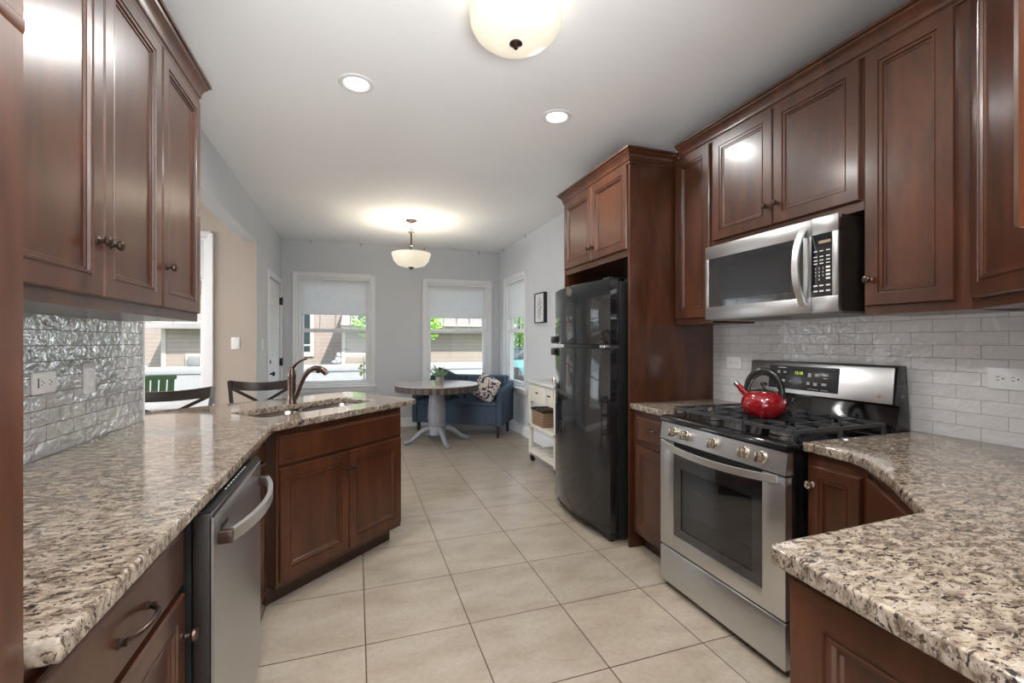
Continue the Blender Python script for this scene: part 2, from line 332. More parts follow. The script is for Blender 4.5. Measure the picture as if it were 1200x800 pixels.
# ------------------------------------------------------------------ mesh builder
class MB:
    def __init__(s): s.bm = bmesh.new(); s.M = Matrix.Identity(4)
    def _add(s, verts):
        if s.M != Matrix.Identity(4):
            for v in verts: v.co = s.M @ v.co
    def box(s, x0, x1, y0, y1, z0, z1, bev=0.0, seg=2):
        r = bmesh.ops.create_cube(s.bm, size=1.0); vs = r['verts']
        for v in vs: v.co = Vector(((x0+x1)/2+v.co.x*(x1-x0), (y0+y1)/2+v.co.y*(y1-y0), (z0+z1)/2+v.co.z*(z1-z0)))
        if bev:
            es = list({e for v in vs for e in v.link_edges})
            rb = bmesh.ops.bevel(s.bm, geom=es, offset=bev, segments=seg, profile=0.5, affect='EDGES')
            vs = list({v for f in rb['faces'] for v in f.verts} | {v for v in vs if v.is_valid})
        s._add(vs); return s
    def prism(s, poly, z0, z1, axis='Z', bev=0.0):
        # poly: (a,b) pairs. Z: (x,y) ; Y: (x,z) extruded in y ; X: (y,z) extruded in x
        def mk(a, b, t):
            return (a, b, t) if axis == 'Z' else ((a, t, b) if axis == 'Y' else (t, a, b))
        lo = [s.bm.verts.new(mk(a, b, z0)) for a, b in poly]; hi = [s.bm.verts.new(mk(a, b, z1)) for a, b in poly]
        n = len(poly); fs = []
        fs.append(s.bm.faces.new(lo[::-1])); fs.append(s.bm.faces.new(hi))
        for i in range(n): fs.append(s.bm.faces.new((lo[i], lo[(i+1) % n], hi[(i+1) % n], hi[i])))
        bmesh.ops.recalc_face_normals(s.bm, faces=fs)
        vs = lo+hi
        if bev:
            es = list({e for f in fs[:2] for e in f.edges})
            rb = bmesh.ops.bevel(s.bm, geom=es, offset=bev, segments=2, profile=0.5, affect='EDGES')
            vs = list({v for f in rb['faces'] for v in f.verts} | {v for v in vs if v.is_valid})
        s._add(vs); return s
    def lathe(s, prof, c=(0, 0, 0), axis='Z', seg=24, cap=True):
        rings = []; allv = []
        cx, cy, cz = c
        for r, h in prof:
            ring = []
            for k in range(seg):
                a = 2*PI*k/seg; x, y = r*math.cos(a), r*math.sin(a)
                if axis == 'Z': p = (cx+x, cy+y, cz+h)
                elif axis == 'Y': p = (cx+x, cy+h, cz+y)
                else: p = (cx+h, cy+x, cz+y)
                ring.append(s.bm.verts.new(p))
            rings.append(ring); allv += ring
        fs = []
        for a, b in zip(rings, rings[1:]):
            for k in range(seg): fs.append(s.bm.faces.new((a[k], a[(k+1) % seg], b[(k+1) % seg], b[k])))
        if cap and prof[0][0] > 1e-5: fs.append(s.bm.faces.new(rings[0][::-1]))
        if cap and prof[-1][0] > 1e-5: fs.append(s.bm.faces.new(rings[-1]))
        bmesh.ops.remove_doubles(s.bm, verts=allv, dist=1e-6)
        fs = [f for f in fs if f.is_valid]
        bmesh.ops.recalc_face_normals(s.bm, faces=fs)
        s._add([v for v in allv if v.is_valid]); return s
    def tube(s, pts, rad, seg=10, flat=1.0, up=None):
        pts = [Vector(p) for p in pts]; n = len(pts)
        rads = rad if isinstance(rad, (list, tuple)) else [rad]*n
        T = []
        for i in range(n):
            t = (pts[min(i+1, n-1)]-pts[max(i-1, 0)]); T.append(t.normalized())
        u = Vector(up) if up else (Vector((0, 0, 1)) if abs(T[0].z) < 0.9 else Vector((1, 0, 0)))
        u = (u-T[0]*u.dot(T[0])).normalized(); rings = []; allv = []
        for i in range(n):
            u = (u-T[i]*u.dot(T[i])).normalized(); w = T[i].cross(u)
            ring = [s.bm.verts.new(pts[i]+(u*math.cos(2*PI*k/seg)*flat+w*math.sin(2*PI*k/seg))*rads[i]) for k in range(seg)]
            rings.append(ring); allv += ring
        fs = []
        for a, b in zip(rings, rings[1:]):
            for k in range(seg): fs.append(s.bm.faces.new((a[k], a[(k+1) % seg], b[(k+1) % seg], b[k])))
        fs.append(s.bm.faces.new(rings[0][::-1])); fs.append(s.bm.faces.new(rings[-1]))
        bmesh.ops.recalc_face_normals(s.bm, faces=fs)
        s._add(allv); return s
    def bar(s, pts, w, h, up=(0, 0, 1)):
        # rectangular-section sweep: w across, h along 'up'
        pts = [Vector(p) for p in pts]; n = len(pts); rings = []; allv = []; up = Vector(up)
        for i in range(n):
            t = (pts[min(i+1, n-1)]-pts[max(i-1, 0)]).normalized(); u = (up-t*up.dot(t)).normalized(); a = t.cross(u)
            ring = [s.bm.verts.new(pts[i]+a*sx*w/2+u*sz*h/2) for sx, sz in ((-1, -1), (1, -1), (1, 1), (-1, 1))]
            rings.append(ring); allv += ring
        fs = []
        for a, b in zip(rings, rings[1:]):
            for k in range(4): fs.append(s.bm.faces.new((a[k], a[(k+1) % 4], b[(k+1) % 4], b[k])))
        fs.append(s.bm.faces.new(rings[0][::-1])); fs.append(s.bm.faces.new(rings[-1]))
        bmesh.ops.recalc_face_normals(s.bm, faces=fs)
        s._add(allv); return s
    def ball(s, c, rx, ry=None, rz=None, sub=3):
        r = bmesh.ops.create_icosphere(s.bm, subdivisions=sub, radius=1.0); ry = ry or rx; rz = rz or rx
        for v in r['verts']: v.co = Vector((c[0]+v.co.x*rx, c[1]+v.co.y*ry, c[2]+v.co.z*rz))
        s._add(r['verts']); return s
    def sweep(s, path, prof, closed=False):
        # path: list of (x,y) ; prof: (outset, z) ; mitred crown/base mouldings, outset to the right of the path
        n = len(path); P = [Vector((p[0], p[1])) for p in path]; rings = []; allv = []
        for i in range(n):
            d1 = (P[i]-P[i-1]).normalized() if i > 0 else None
            d2 = (P[i+1]-P[i]).normalized() if i < n-1 else None
            n1 = Vector((d1.y, -d1.x)) if d1 else None; n2 = Vector((d2.y, -d2.x)) if d2 else None
            if n1 is None: m = n2
            elif n2 is None: m = n1
            else:
                m = (n1+n2).normalized(); m = m/max(0.3, m.dot(n1))
            ring = [s.bm.verts.new((P[i].x+m.x*o, P[i].y+m.y*o, z)) for o, z in prof]
            rings.append(ring); allv += ring
        fs = []; k = len(prof)
        for a, b in zip(rings, rings[1:]):
            for j in range(k): fs.append(s.bm.faces.new((a[j], a[(j+1) % k], b[(j+1) % k], b[j])))
        fs.append(s.bm.faces.new(rings[0][::-1])); fs.append(s.bm.faces.new(rings[-1]))
        bmesh.ops.recalc_face_normals(s.bm, faces=fs); s._add(allv); return s
    def nested(s, x0, x1, z0, z1, prof):
        # rectangular panel in the xz plane facing -y: prof = (inset, y) loops, last loop filled, first loop is the back
        loops = []; allv = []
        for ins, y in prof:
            l = [s.bm.verts.new(p) for p in ((x0+ins, y, z0+ins), (x1-ins, y, z0+ins), (x1-ins, y, z1-ins), (x0+ins, y, z1-ins))]
            loops.append(l); allv += l
        fs = [s.bm.faces.new(loops[0][::-1])]
        for a, b in zip(loops, loops[1:]):
            for k in range(4): fs.append(s.bm.faces.new((a[k], a[(k+1) % 4], b[(k+1) % 4], b[k])))
        fs.append(s.bm.faces.new(loops[-1])); bmesh.ops.recalc_face_normals(s.bm, faces=fs)
        s._add(allv); return s
    def build(s, name, mat, parent=None, world=False, smooth=True, angle=38):
        if world and parent is not None:
            inv = (Matrix.Translation(parent.location) @ parent.rotation_euler.to_matrix().to_4x4()).inverted()
            bmesh.ops.transform(s.bm, matrix=inv, verts=s.bm.verts)
        me = bpy.data.meshes.new(name); s.bm.to_mesh(me); s.bm.free()
        if mat: me.materials.append(mat)
        if smooth:
            me.polygons.foreach_set('use_smooth', [True]*len(me.polygons)); me.set_sharp_from_angle(angle=R(angle))
        o = bpy.data.objects.new(name, me); COL.objects.link(o)
        if parent is not None: o.parent = parent
        return o
def tag(o, label, cat, group=None, kind=None):
    o['label'] = label; o['category'] = cat
    if group: o['group'] = group
    if kind: o['kind'] = kind
    return o
def thing(name, label, cat, loc=(0, 0, 0), rz=0.0, group=None):
    o = bpy.data.objects.new(name, None); COL.objects.link(o); o.location = loc; o.rotation_euler = (0, 0, rz); o.empty_display_size = 0.1
    return tag(o, label, cat, group)
def struct(o):
    o['kind'] = 'structure'; return o
def text_mesh(txt, size, name='text'):
    c = bpy.data.curves.new(name, 'FONT'); c.body = txt; c.size = size; c.align_x = 'CENTER'; c.align_y = 'CENTER'; c.extrude = 0.0002
    c.resolution_u = 2
    o = bpy.data.objects.new(name, c); COL.objects.link(o)
    dg = bpy.context.evaluated_depsgraph_get(); dg.update()
    me = bpy.data.meshes.new_from_object(o.evaluated_get(dg)); bpy.data.objects.remove(o); bpy.data.curves.remove(c)
    return me
def add_text(mb, txt, size, x, y, z):
    # text in the xz plane facing -y
    me = text_mesh(txt, size); M = Matrix.Translation((x, y, z)) @ Matrix.Rotation(R(90), 4, 'X')
    me.transform(M); n0 = len(mb.bm.verts); mb.bm.from_mesh(me); bpy.data.meshes.remove(me)
    mb.bm.verts.ensure_lookup_table(); mb._add(mb.bm.verts[n0:])
def copy_tree(o, parent=None):
    c = o.copy(); COL.objects.link(c)
    if parent is not None: c.parent = parent
    for ch in list(o.children): copy_tree(ch, c)
    return c

# ------------------------------------------------------------------ room shell
H = 2.75
def wallbox(name, boxes, mat, smooth=False):
    m = MB()
    for b in boxes: m.box(*b)
    return struct(m.build(name, mat, smooth=smooth))
wallbox('floor', [(-6.1, 2.5, -3.4, 7.22, -0.12, 0.0)], FLOOR)
wallbox('ceiling', [(-6.1, 2.9, -3.4, 7.55, H, H+0.12)], CEIL)  # slab extended past the right wall as an added sun-blocking overhang
def holes_y(x0, x1, y0, y1, z1, holes):
    # wall slab along x with rectangular openings (hx0,hx1,hz0,hz1)
    out = []; cur = x0
    for hx0, hx1, hz0, hz1 in sorted(holes):
        out.append((cur, hx0, y0, y1, 0, z1))
        if hz0 > 0: out.append((hx0, hx1, y0, y1, 0, hz0))
        out.append((hx0, hx1, y0, y1, hz1, z1)); cur = hx1
    out.append((cur, x1, y0, y1, 0, z1)); return out
def holes_x(x0, x1, y0, y1, z1, holes):
    return [(x0, x1, a, b, c, d) for (a, b, _, _, c, d) in [(q[0], q[1], 0, 0, q[4], q[5]) for q in holes_y(y0, y1, 0, 1, z1, holes)]]
YF = 7.1
wallbox('wall_far', holes_y(-1.12, 2.32, YF, YF+0.12, H, [(-0.79, 0.20, 0.655, 2.235), (1.03, 2.015, 0.655, 2.215)]), WALL)
wallbox('wall_left', [(-1.12, -1.0, -0.3, 2.706, 0, H), (-1.12, -1.0, 2.706, 5.43, 2.36, H)] + holes_x(-1.12, -1.0, 5.43, YF, H, [(6.09, 7.0, 0.0, 2.10)]), WALL)
wallbox('wall_right', holes_x(2.2, 2.32, 3.425, YF, H, [(5.87, 6.70, 0.655, 2.215)]), WALL)
wallbox('wall_kitchen', [(2.30, 2.42, -0.12, 3.425, 0, H)], WALL)
wallbox('wall_return', [(0.80, 2.30, -0.12, 0.0, 0, H)], WALL)
wallbox('wall_dining_far', holes_y(-6.0, -1.12, 5.45, 5.57, H, [(-2.62, -1.456, 0.655, 2.38)]) + [(-1.12, -1.003, 5.426, 5.4305, 0, 2.36)], BEIGE)
wallbox('wall_dining_side', holes_x(-6.12, -6.0, 0.5, 5.57, H, [(2.0, 4.4, 0.75, 2.25)]), BEIGE)
wallbox('wall_dining_near', [(-6.0, -1.12, 0.38, 0.5, 0, H)], BEIGE)
wallbox('wall_rear', holes_y(-2.5, 2.5, -3.4, -3.28, H, [(-1.0, 1.6, 0.2, 2.3)]), WALL)
wallbox('wall_rear_left', [(-2.5, -2.38, -3.28, 0.38, 0, H), (-2.38, -1.12, -0.42, -0.3, 0, H)], WALL)
wallbox('wall_rear_right', [(2.42, 2.54, -3.28, 0.0, 0, H)], WALL)
# tile backsplashes, thin tiled skins on the walls
wallbox('trim_1', [(-1.0, -0.992, 0.70, 2.706, 0.90, 1.42)], SPLASH_L)
wallbox('trim_2', [(2.292, 2.30, 0.0, 2.49, 0.80, 1.45)], SPLASH_R)
wallbox('trim_3', [(-1.003, -0.990, 2.700, 2.712, 0.90, 1.42)], WHITEPL)
# baseboards
bbp = [(0.0, 0.0), (0.016, 0.0), (0.016, 0.10), (0.010, 0.125), (0.0, 0.14)]
m = MB(); m.sweep([(-1.0, 7.1), (2.2, 7.1)], bbp); struct(m.build('baseboard_far', TRIM))
m = MB(); m.sweep([(2.2, 7.1), (2.2, 3.43)], bbp); struct(m.build('baseboard_right', TRIM))
m = MB(); m.sweep([(-1.0, 5.43), (-1.0, 6.02)], bbp); struct(m.build('baseboard_left', TRIM))
m = MB(); m.sweep([(-6.0, 5.45), (-1.0, 5.43)], bbp); struct(m.build('baseboard_dining', TRIM))

# ------------------------------------------------------------------ windows (local frame: x across, y outwards, z up)
def window(n, loc, rz, w, z0, z1, cas=0.066):
    r = bpy.data.objects.new('window_%d' % n, None); COL.objects.link(r); r.location = loc; r.rotation_euler = (0, 0, rz); struct(r)
    zm = z0+0.795; fr = 0.03
    m = MB()
    for a, b, c, d in ((-cas, 0.0, z0-0.02, z1+cas), (w, w+cas, z0-0.02, z1+cas), (0, w, z1, z1+cas)):
        m.box(a, b, -0.018, 0.0, c, d, 0.004); 
    for a, b, c, d in ((-cas, -cas+0.02, z0-0.02, z1+cas), (w+cas-0.02, w+cas, z0-0.02, z1+cas), (-cas, w+cas, z1+cas-0.02, z1+cas)):
        m.box(a, b, -0.026, -0.017, c, d, 0.003)
    m.build('casing', TRIM, r)
    m = MB(); m.box(-cas-0.02, w+cas+0.02, -0.05, 0.02, z0-0.03, z0, 0.006); m.box(-cas, w+cas, -0.018, 0.0, z0-0.085, z0-0.03, 0.004); m.build('sill', TRIM, r)
    m = MB()
    for a, b, c, d in ((0, fr, z0, z1), (w-fr, w, z0, z1), (fr, w-fr, z0, z0+fr), (fr, w-fr, z1-fr, z1)):
        m.box(a, b, 0.0, 0.12, c, d, 0.002)
    m.build('jamb', TRIM, r)
    s_ = 0.042
    u = MB(); a0, a1 = fr, w-fr
    for a, b, c, d in ((a0, a0+s_, zm, z1-fr), (a1-s_, a1, zm, z1-fr), (a0+s_, a1-s_, zm, zm+s_), (a0+s_, a1-s_, z1-fr-s_, z1-fr)):
        u.box(a, b, 0.075, 0.11, c, d, 0.003)
    for k in (1, 2, 3):
        x = a0+s_+(a1-a0-2*s_)*k/4; u.box(x-0.007, x+0.007, 0.086, 0.10, zm+s_, z1-fr-s_)
    zz = (zm+s_+z1-fr-s_)/2+0.05; u.box(a0+s_, a1-s_, 0.086, 0.10, zz-0.007, zz+0.007)
    us = u.build('upper_sash', TRIM, r)
    g = MB(); g.box(a0+s_-0.004, a1-s_+0.004, 0.090, 0.094, zm+s_-0.004, z1-fr-s_+0.004); g.build('pane', GLASS, us)
    l = MB()
    for a, b, c, d in ((a0, a0+s_, z0+fr, zm+0.03), (a1-s_, a1, z0+fr, zm+0.03), (a0+s_, a1-s_, z0+fr, z0+fr+0.045), (a0+s_, a1-s_, zm-0.015, zm+0.03)):
        l.box(a, b, 0.035, 0.072, c, d, 0.003)
    l.box(w/2-0.03, w/2+0.03, 0.028, 0.045, zm+0.03, zm+0.042, 0.003)
    ls = l.build('lower_sash', TRIM, r)
    g = MB(); g.box(a0+s_-0.004, a1-s_+0.004, 0.052, 0.056, z0+fr+0.041, zm-0.011); g.build('pane', GLASS, ls)
    return r
window(1, (-0.79, YF, 0), 0, 0.99, 0.655, 2.235)
window(2, (1.03, YF, 0), 0, 0.985, 0.655, 2.215)
window(3, (2.2, 6.70, 0), R(-90), 0.83, 0.655, 2.215)
window(4, (-2.62, 5.45, 0), 0, 1.164, 0.655, 2.38, 0.055)
def roller(loc, rz, w, zt, zb, label):
    t = thing('roller_shade', label, 'window shade', loc, rz, 'white roller shades in the windows')
    m = MB(); m.tube([(0.006, 0.012, zt-0.024), (w-0.006, 0.012, zt-0.024)], 0.019, 12); m.build('roller', WHITEPL, t)
    m = MB(); m.box(0.012, w-0.012, 0.0275, 0.029, zb, zt-0.03); m.build('fabric', SHADE, t, smooth=False)
    m = MB(); m.box(0.012, w-0.012, 0.024, 0.033, zb-0.014, zb+0.002, 0.003); m.build('hem_bar', WHITEPL, t)
    for x in (0.0, w-0.005):
        m = MB(); m.box(x, x+0.005, -0.008, 0.034, zt-0.05, zt, 0.001); m.build('bracket', WHITEPL, t)
    return t
roller((-0.79, YF, 0), 0, 0.99, 2.235, 1.705, 'white linen roller shade in the far window behind the sink faucet')
roller((1.03, YF, 0), 0, 0.985, 2.215, 1.685, 'white linen roller shade in the window directly above the blue loveseat back')
roller((2.2, 6.70, 0), R(-90), 0.83, 2.215, 1.665, 'white roller shade in the narrow right wall window beside the framed picture')
roller((-2.62, 5.45, 0), 0, 1.164, 2.38, 1.98, 'white roller shade in the beige dining room window past the upper cabinets')

# glazed door in the left wall of the breakfast nook
d1 = bpy.data.objects.new('door_1', None); COL.objects.link(d1); struct(d1); d1.location = (-1.0, 6.09, 0); d1.rotation_euler = (0, 0, R(90))
m = MB()
for a, b, c, d in ((-0.07, 0, 0, 2.17), (0.91, 0.98, 0, 2.17), (0, 0.91, 2.10, 2.17)): m.box(a, b, -0.018, 0, c, d, 0.004)
m.build('casing', TRIM, d1)
m = MB()
for a, b, c, d in ((0.005, 0.13, 0.01, 2.09), (0.78, 0.905, 0.01, 2.09), (0.13, 0.78, 0.01, 0.25), (0.13, 0.78, 1.93, 2.09)): m.box(a, b, 0.01, 0.05, c, d, 0.003)
for a, b, c, d in ((0.13, 0.15, 0.25, 1.93), (0.76, 0.78, 0.25, 1.93), (0.15, 0.76, 0.25, 0.27), (0.15, 0.76, 1.91, 1.93)): m.box(a, b, 0.004, 0.03, c, d, 0.004)
slab = m.build('door_slab', TRIM, d1)
m = MB(); m.box(0.145, 0.765, 0.022, 0.027, 0.26, 1.92); m.build('pane', GLASS, slab)
m = MB()
for k in range(40): m.box(0.15, 0.76, 0.014, 0.019, 0.275+k*0.041, 0.312+k*0.041)
m.build('blind_slats', WHITEPL, slab)
m = MB(); m.lathe([(0.0, -0.065), (0.022, -0.062), (0.029, -0.048), (0.022, -0.034), (0.011, -0.028), (0.011, 0.002), (0.030, 0.004), (0.030, 0.012)], (0.068, 0.0, 0.91), 'Y', 16); m.build('door_knob', BLACKPL, slab)
m = MB(); m.lathe([(0.0, -0.020), (0.020, -0.018), (0.028, -0.006), (0.028, 0.011)], (0.068, 0.0, 1.055), 'Y', 16); m.build('deadbolt', BLACKPL, slab)
for z in (0.25, 1.02, 1.86):
    m = MB(); m.box(0.898, 0.922, -0.022, 0.012, z-0.05, z+0.05, 0.002); m.tube([(0.91, -0.026, z-0.055), (0.91, -0.026, z+0.06)], 0.007, 8); m.build('hinge', BLACKPL, d1)

# ------------------------------------------------------------------ cabinet helpers (local frame: x right along the face, y into the cabinet, z up, face frame at y=0)
DOORP = [(0.0, 0.0), (0.0, -0.013), (0.004, -0.019), (0.050, -0.019), (0.0515, -0.0145), (0.057, -0.0145), (0.0585, -0.0175), (0.065, -0.0175), (0.0685, -0.011), (0.074, -0.011), (0.0775, -0.0065), (0.0795, -0.0065)]
def knob_mb(x, z, y=-0.019, r=0.0155):
    m = MB(); m.lathe([(0.011, 0.001), (0.011, -0.003), (0.006, -0.006), (0.0055, -0.016), (r*0.8, -0.019), (r, -0.024), (r*0.9, -0.030), (r*0.55, -0.0325), (r*0.5, -0.0315), (0.0, -0.0325)], (x, y, z), 'Y', 18)
    return m
def door(root, x0, x1, z0, z1, knob=None, name='door', prof=None):
    m = MB(); m.nested(x0, x1, z0, z1, prof or DOORP)
    d = m.build(name, WOOD, root, smooth=False)
    if knob: knob_mb(*knob).build('knob', BRONZE, d)
    return d
SMALLP = [(0, 0), (0, -0.013), (0.004, -0.019), (0.040, -0.019), (0.0415, -0.0145), (0.046, -0.0145), (0.0475, -0.0175), (0.053, -0.0175), (0.0565, -0.011), (0.061, -0.0065)]
def drawer(root, x0, x1, z0, z1, pull=None, pw=0.10):
    m = MB(); m.nested(x0, x1, z0, z1, [(0, 0), (0, -0.012), (0.003, -0.015), (0.010, -0.0165), (0.013, -0.0195), (0.014, -0.0195)])
    d = m.build('drawer', WOOD, root, smooth=False)
    if pull:
        px, pz = pull; q = MB()
        pts = []
        for k in range(13):
            t = -1+2*k/12; pts.append((px+t*pw/2, -0.0195-0.030*(1-abs(t)**3.2)-0.001, pz+0.004*(1-t*t)))
        q.tube(pts, [0.0042+0.0012*abs(-1+2*k/12) for k in range(13)], 8)
        for sx in (-1, 1): q.lathe([(0.009, 0.0), (0.009, -0.003), (0.006, -0.006), (0.006, -0.012), (0.0075, -0.014), (0.0, -0.016)], (px+sx*pw/2, -0.0195, pz), 'Y', 12)
        q.build('pull', BRONZE, d)
    return d
def carcass(root, w, depth, z0, z1, toe=0.0, opening=None):
    m = MB()
    m.box(0, w, 0.0, depth, z0, z1)
    c = m.build('carcass', WOOD, root, smooth=False)
    if toe:
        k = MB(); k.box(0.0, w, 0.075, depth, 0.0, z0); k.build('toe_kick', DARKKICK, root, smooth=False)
    return c
ROTL = R(90); ROTR = R(-90)

# ---- left run
LF = -0.704   # face frame plane of the left wall cabinets
def left_upper(y0, y1, label, doors):
    t = thing('wall_cabinet', label, 'cabinet', (LF, y0, 1.395), ROTL, 'left wall cabinets')
    carcass(t, y1-y0, 0.295, 0.0, 1.045)
    for (a, b, kx) in doors: door(t, a-y0, b-y0, 0.036, 1.012, (kx-y0, 0.036+0.155))
    return t
left_upper(0.750, 1.190, 'cherry wall cabinet on the left wall, tucked against the tall pantry and nearly hidden', [(0.770, 1.180, 1.145)])
left_upper(1.192, 2.028, 'double door cherry wall cabinet over the left counter with paired middle knobs', [(1.200, 1.610, 1.580), (1.617, 2.022, 1.648)])
left_upper(2.030, 2.485, 'single door cherry wall cabinet ending the left run above the tiled wall edge', [(2.037, 2.462, 2.068)])
crownp = [(-0.01, 0.0), (0.004, 0.0), (0.004, 0.014), (0.010, 0.022), (0.012, 0.040), (0.022, 0.062), (0.033, 0.074), (0.036, 0.084), (0.045, 0.086), (0.045, 0.100), (-0.01, 0.100)]
m = MB(); m.sweep([(LF+0.002, 0.752), (LF+0.002, 2.487), (-0.99, 2.487)], [(o, z+2.425) for o, z in crownp])
crown_l = tag(m.build('crown_moulding', WOOD, angle=25), 'stepped cherry crown moulding along the tops of the left wall cabinets', 'moulding')

t = thing('pantry_cabinet', 'tall cherry pantry cabinet at the extreme left edge of the view', 'cabinet', (-0.400, 0.10, 0.0), ROTL)
carcass(t, 0.646, 0.58, 0.10, 2.42, 0.1)
door(t, 0.012, 0.584, 0.13, 1.665)
door(t, 0.012, 0.584, 1.73, 2.40)
m = MB(); m.sweep([(0.0, 0.001), (0.646, 0.001)], [(-0.004, 1.690), (0.001, 1.692), (0.003, 1.698), (0.003, 1.710), (0.001, 1.713), (0.0015, 1.728), (-0.004, 1.728)])
m.build('middle_moulding', WOOD, t, angle=25)

t = thing('drawer_base_cabinet', 'cherry base cabinet with a pull drawer at the near end of the left counter', 'cabinet', (-0.42, 0.752, 0.0), ROTL)
carcass(t, 0.585, 0.57, 0.10, 0.874, 0.1)
drawer(t, 0.012, 0.575, 0.700, 0.846, (0.30, 0.765), 0.125)
door(t, 0.012, 0.575, 0.125, 0.682, (0.553, 0.585))

t = thing('narrow_base_cabinet', 'narrow cherry base cabinet between dishwasher and angled sink base', 'cabinet', (-0.42, 1.958, 0.0), ROTL)
carcass(t, 0.50, 0.57, 0.10, 0.874, 0.1)
drawer(t, 0.012, 0.43, 0.700, 0.846, (0.22, 0.775))
door(t, 0.012, 0.43, 0.125, 0.682, (0.045, 0.59))

# ---- dishwasher
t = thing('dishwasher', 'stainless steel dishwasher with bowed bar handle under the left counter', 'dishwasher', (-0.395, 1.345, 0.0), ROTL)
m = MB(); m.box(0.0, 0.605, 0.0, 0.56, 0.09, 0.868); m.build('tub', BLACKPL, t)
m = MB(); m.box(0.01, 0.595, 0.05, 0.10, 0.0, 0.09); m.build('kick_plate', BLACKPL, t)
m = MB(); m.box(0.004, 0.601, -0.047, -0.002, 0.10, 0.862, 0.004); dd = m.build('door', SIDEBROWN, t)
m = MB()
prof = []
for k in range(9):
    u = k/8; prof.append((0.004+0.597*u, -0.049-0.010*math.sin(PI*u)))
m.prism(prof+[(0.601, -0.040), (0.004, -0.040)], 0.10, 0.850, 'Z'); m.build('door_skin', STEELV, dd, angle=30)
m = MB(); m.box(0.01, 0.595, -0.042, -0.004, 0.8625, 0.866); 
m.build('control_strip', BLACKPL, dd)
m = MB()
for k in range(9): m.box(0.20+k*0.03, 0.212+k*0.03, -0.030, -0.026, 0.8662, 0.8666)
m.build('control_legends', WHITEINK, dd)
m = MB(); m.box(0.055, 0.145, -0.0545, -0.051, 0.800, 0.816); m.build('badge', BLACKPL, dd)
m = MB(); pts = []
for k in range(17):
    u = -1+2*k/16; pts.append((0.302+u*0.265, -0.075-0.048*(1-u*u), 0.785))
m.bar(pts, 0.014, 0.032); h_ = m.build('handle', HANDLE, dd)
for x in (0.045, 0.56):
    m = MB(); m.box(x-0.012, x+0.012, -0.085, -0.050, 0.768, 0.802, 0.003); m.build('handle_bracket', BRONZE, dd)

# ---- angled sink base
SD = Vector((0.735, 0.678, 0)).normalized(); SA = math.atan2(SD.y, SD.x)
t = thing('sink_base_cabinet', 'angled cherry sink base with two doors under the granite peninsula', 'cabinet', (-0.372, 2.452, 0.0), SA)
m = MB(); m.box(0, 0.875, 0, 0.56, 0.10, 0.66); m.box(0, 0.875, 0, 0.02, 0.66, 0.874); m.box(0, 0.02, 0.02, 0.56, 0.66, 0.874); m.box(0.855, 0.875, 0.02, 0.56, 0.66, 0.874); m.box(0.02, 0.855, 0.54, 0.56, 0.66, 0.874)
m.build('carcass', WOOD, t, smooth=False)
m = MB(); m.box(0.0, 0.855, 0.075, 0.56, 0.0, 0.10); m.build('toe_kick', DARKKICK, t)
drawer(t, 0.012, 0.865, 0.700, 0.842)
t.children[-1].name = 'false_drawer_front'
door(t, 0.012, 0.435, 0.130, 0.680, (0.412, 0.585)); door(t, 0.440, 0.865, 0.130, 0.680, (0.463, 0.585))
m = MB(); m.box(-0.006, 0.006, -0.014, 0.04, 0.115, 0.874); m.build('corner_stile', WOOD, t)

# ---- granite counters (curve fill with bevel, optional hole)
def slab_mesh(name, outline, z0, z1, hole=None, bev=0.006):
    cu = bpy.data.curves.new(name, 'CURVE'); cu.dimensions = '2D'; cu.fill_mode = 'BOTH'
    for lp in [outline]+([hole] if hole else []):
        sp = cu.splines.new('POLY'); sp.points.add(len(lp)-1)
        for p, q in zip(sp.points, lp): p.co = (q[0], q[1], 0, 1)
        sp.use_cyclic_u = True
    cu.extrude = (z1-z0)/2-bev; cu.bevel_depth = bev; cu.bevel_resolution = 2; cu.offset = -bev
    o = bpy.data.objects.new(name, cu); COL.objects.link(o); o.location = (0, 0, 0)
    dg = bpy.context.evaluated_depsgraph_get(); dg.update()
    me = bpy.data.meshes.new_from_object(o.evaluated_get(dg)); bpy.data.objects.remove(o); bpy.data.curves.remove(cu)
    me.transform(Matrix.Translation((0, 0, (z0+z1)/2))); me.name = name
    me.materials.clear(); me.materials.append(GRANITE)
    me.polygons.foreach_set('use_smooth', [True]*len(me.polygons)); me.set_sharp_from_angle(angle=R(40))
    ob = bpy.data.objects.new(name, me); COL.objects.link(ob); return ob
def round_corner(a, b, c, r, n=5):
    a, b, c = Vector(a), Vector(b), Vector(c); u = (a-b).normalized(); v = (c-b).normalized()
    p0, p2 = b+u*r, b+v*r; out = []
    for k in range(n+1):
        s_ = k/n; out.append(tuple((1-s_)**2*p0+2*s_*(1-s_)*b+s_*s_*p2))
    return out
def rounded(poly, radii):
    n = len(poly); out = []
    for i in range(n):
        if radii[i] > 0: out += round_corner(poly[i-1], poly[i], poly[(i+1) % n], radii[i])
        else: out.append(tuple(poly[i]))
    return out
ZC0, ZC1 = 0.878, 0.914
SC = Vector((-0.262, 2.985)); sdir = Vector((0.735, 0.678)).normalized(); snrm = Vector((-sdir.y, sdir.x))
def srect(hw, hd, r, c=SC):
    P4 = [c-sdir*hw-snrm*hd, c+sdir*hw-snrm*hd, c+sdir*hw+snrm*hd, c-sdir*hw+snrm*hd]
    return rounded([tuple(p) for p in P4], [r]*4)
outL = rounded([(-0.992, 0.755), (-0.367, 0.755), (-0.367, 2.385), (0.388, 3.125), (-0.06, 3.775), (-1.15, 2.985), (-1.125, 2.712), (-0.992, 2.712)],
               [0, 0.007, 0.03, 0.03, 0.04, 0.02, 0, 0])
ctl = tag(slab_mesh('countertop', outL, ZC0, ZC1, srect(0.395, 0.165, 0.05)), 'speckled granite countertop running along the left wall and out over the sink peninsula', 'countertop')
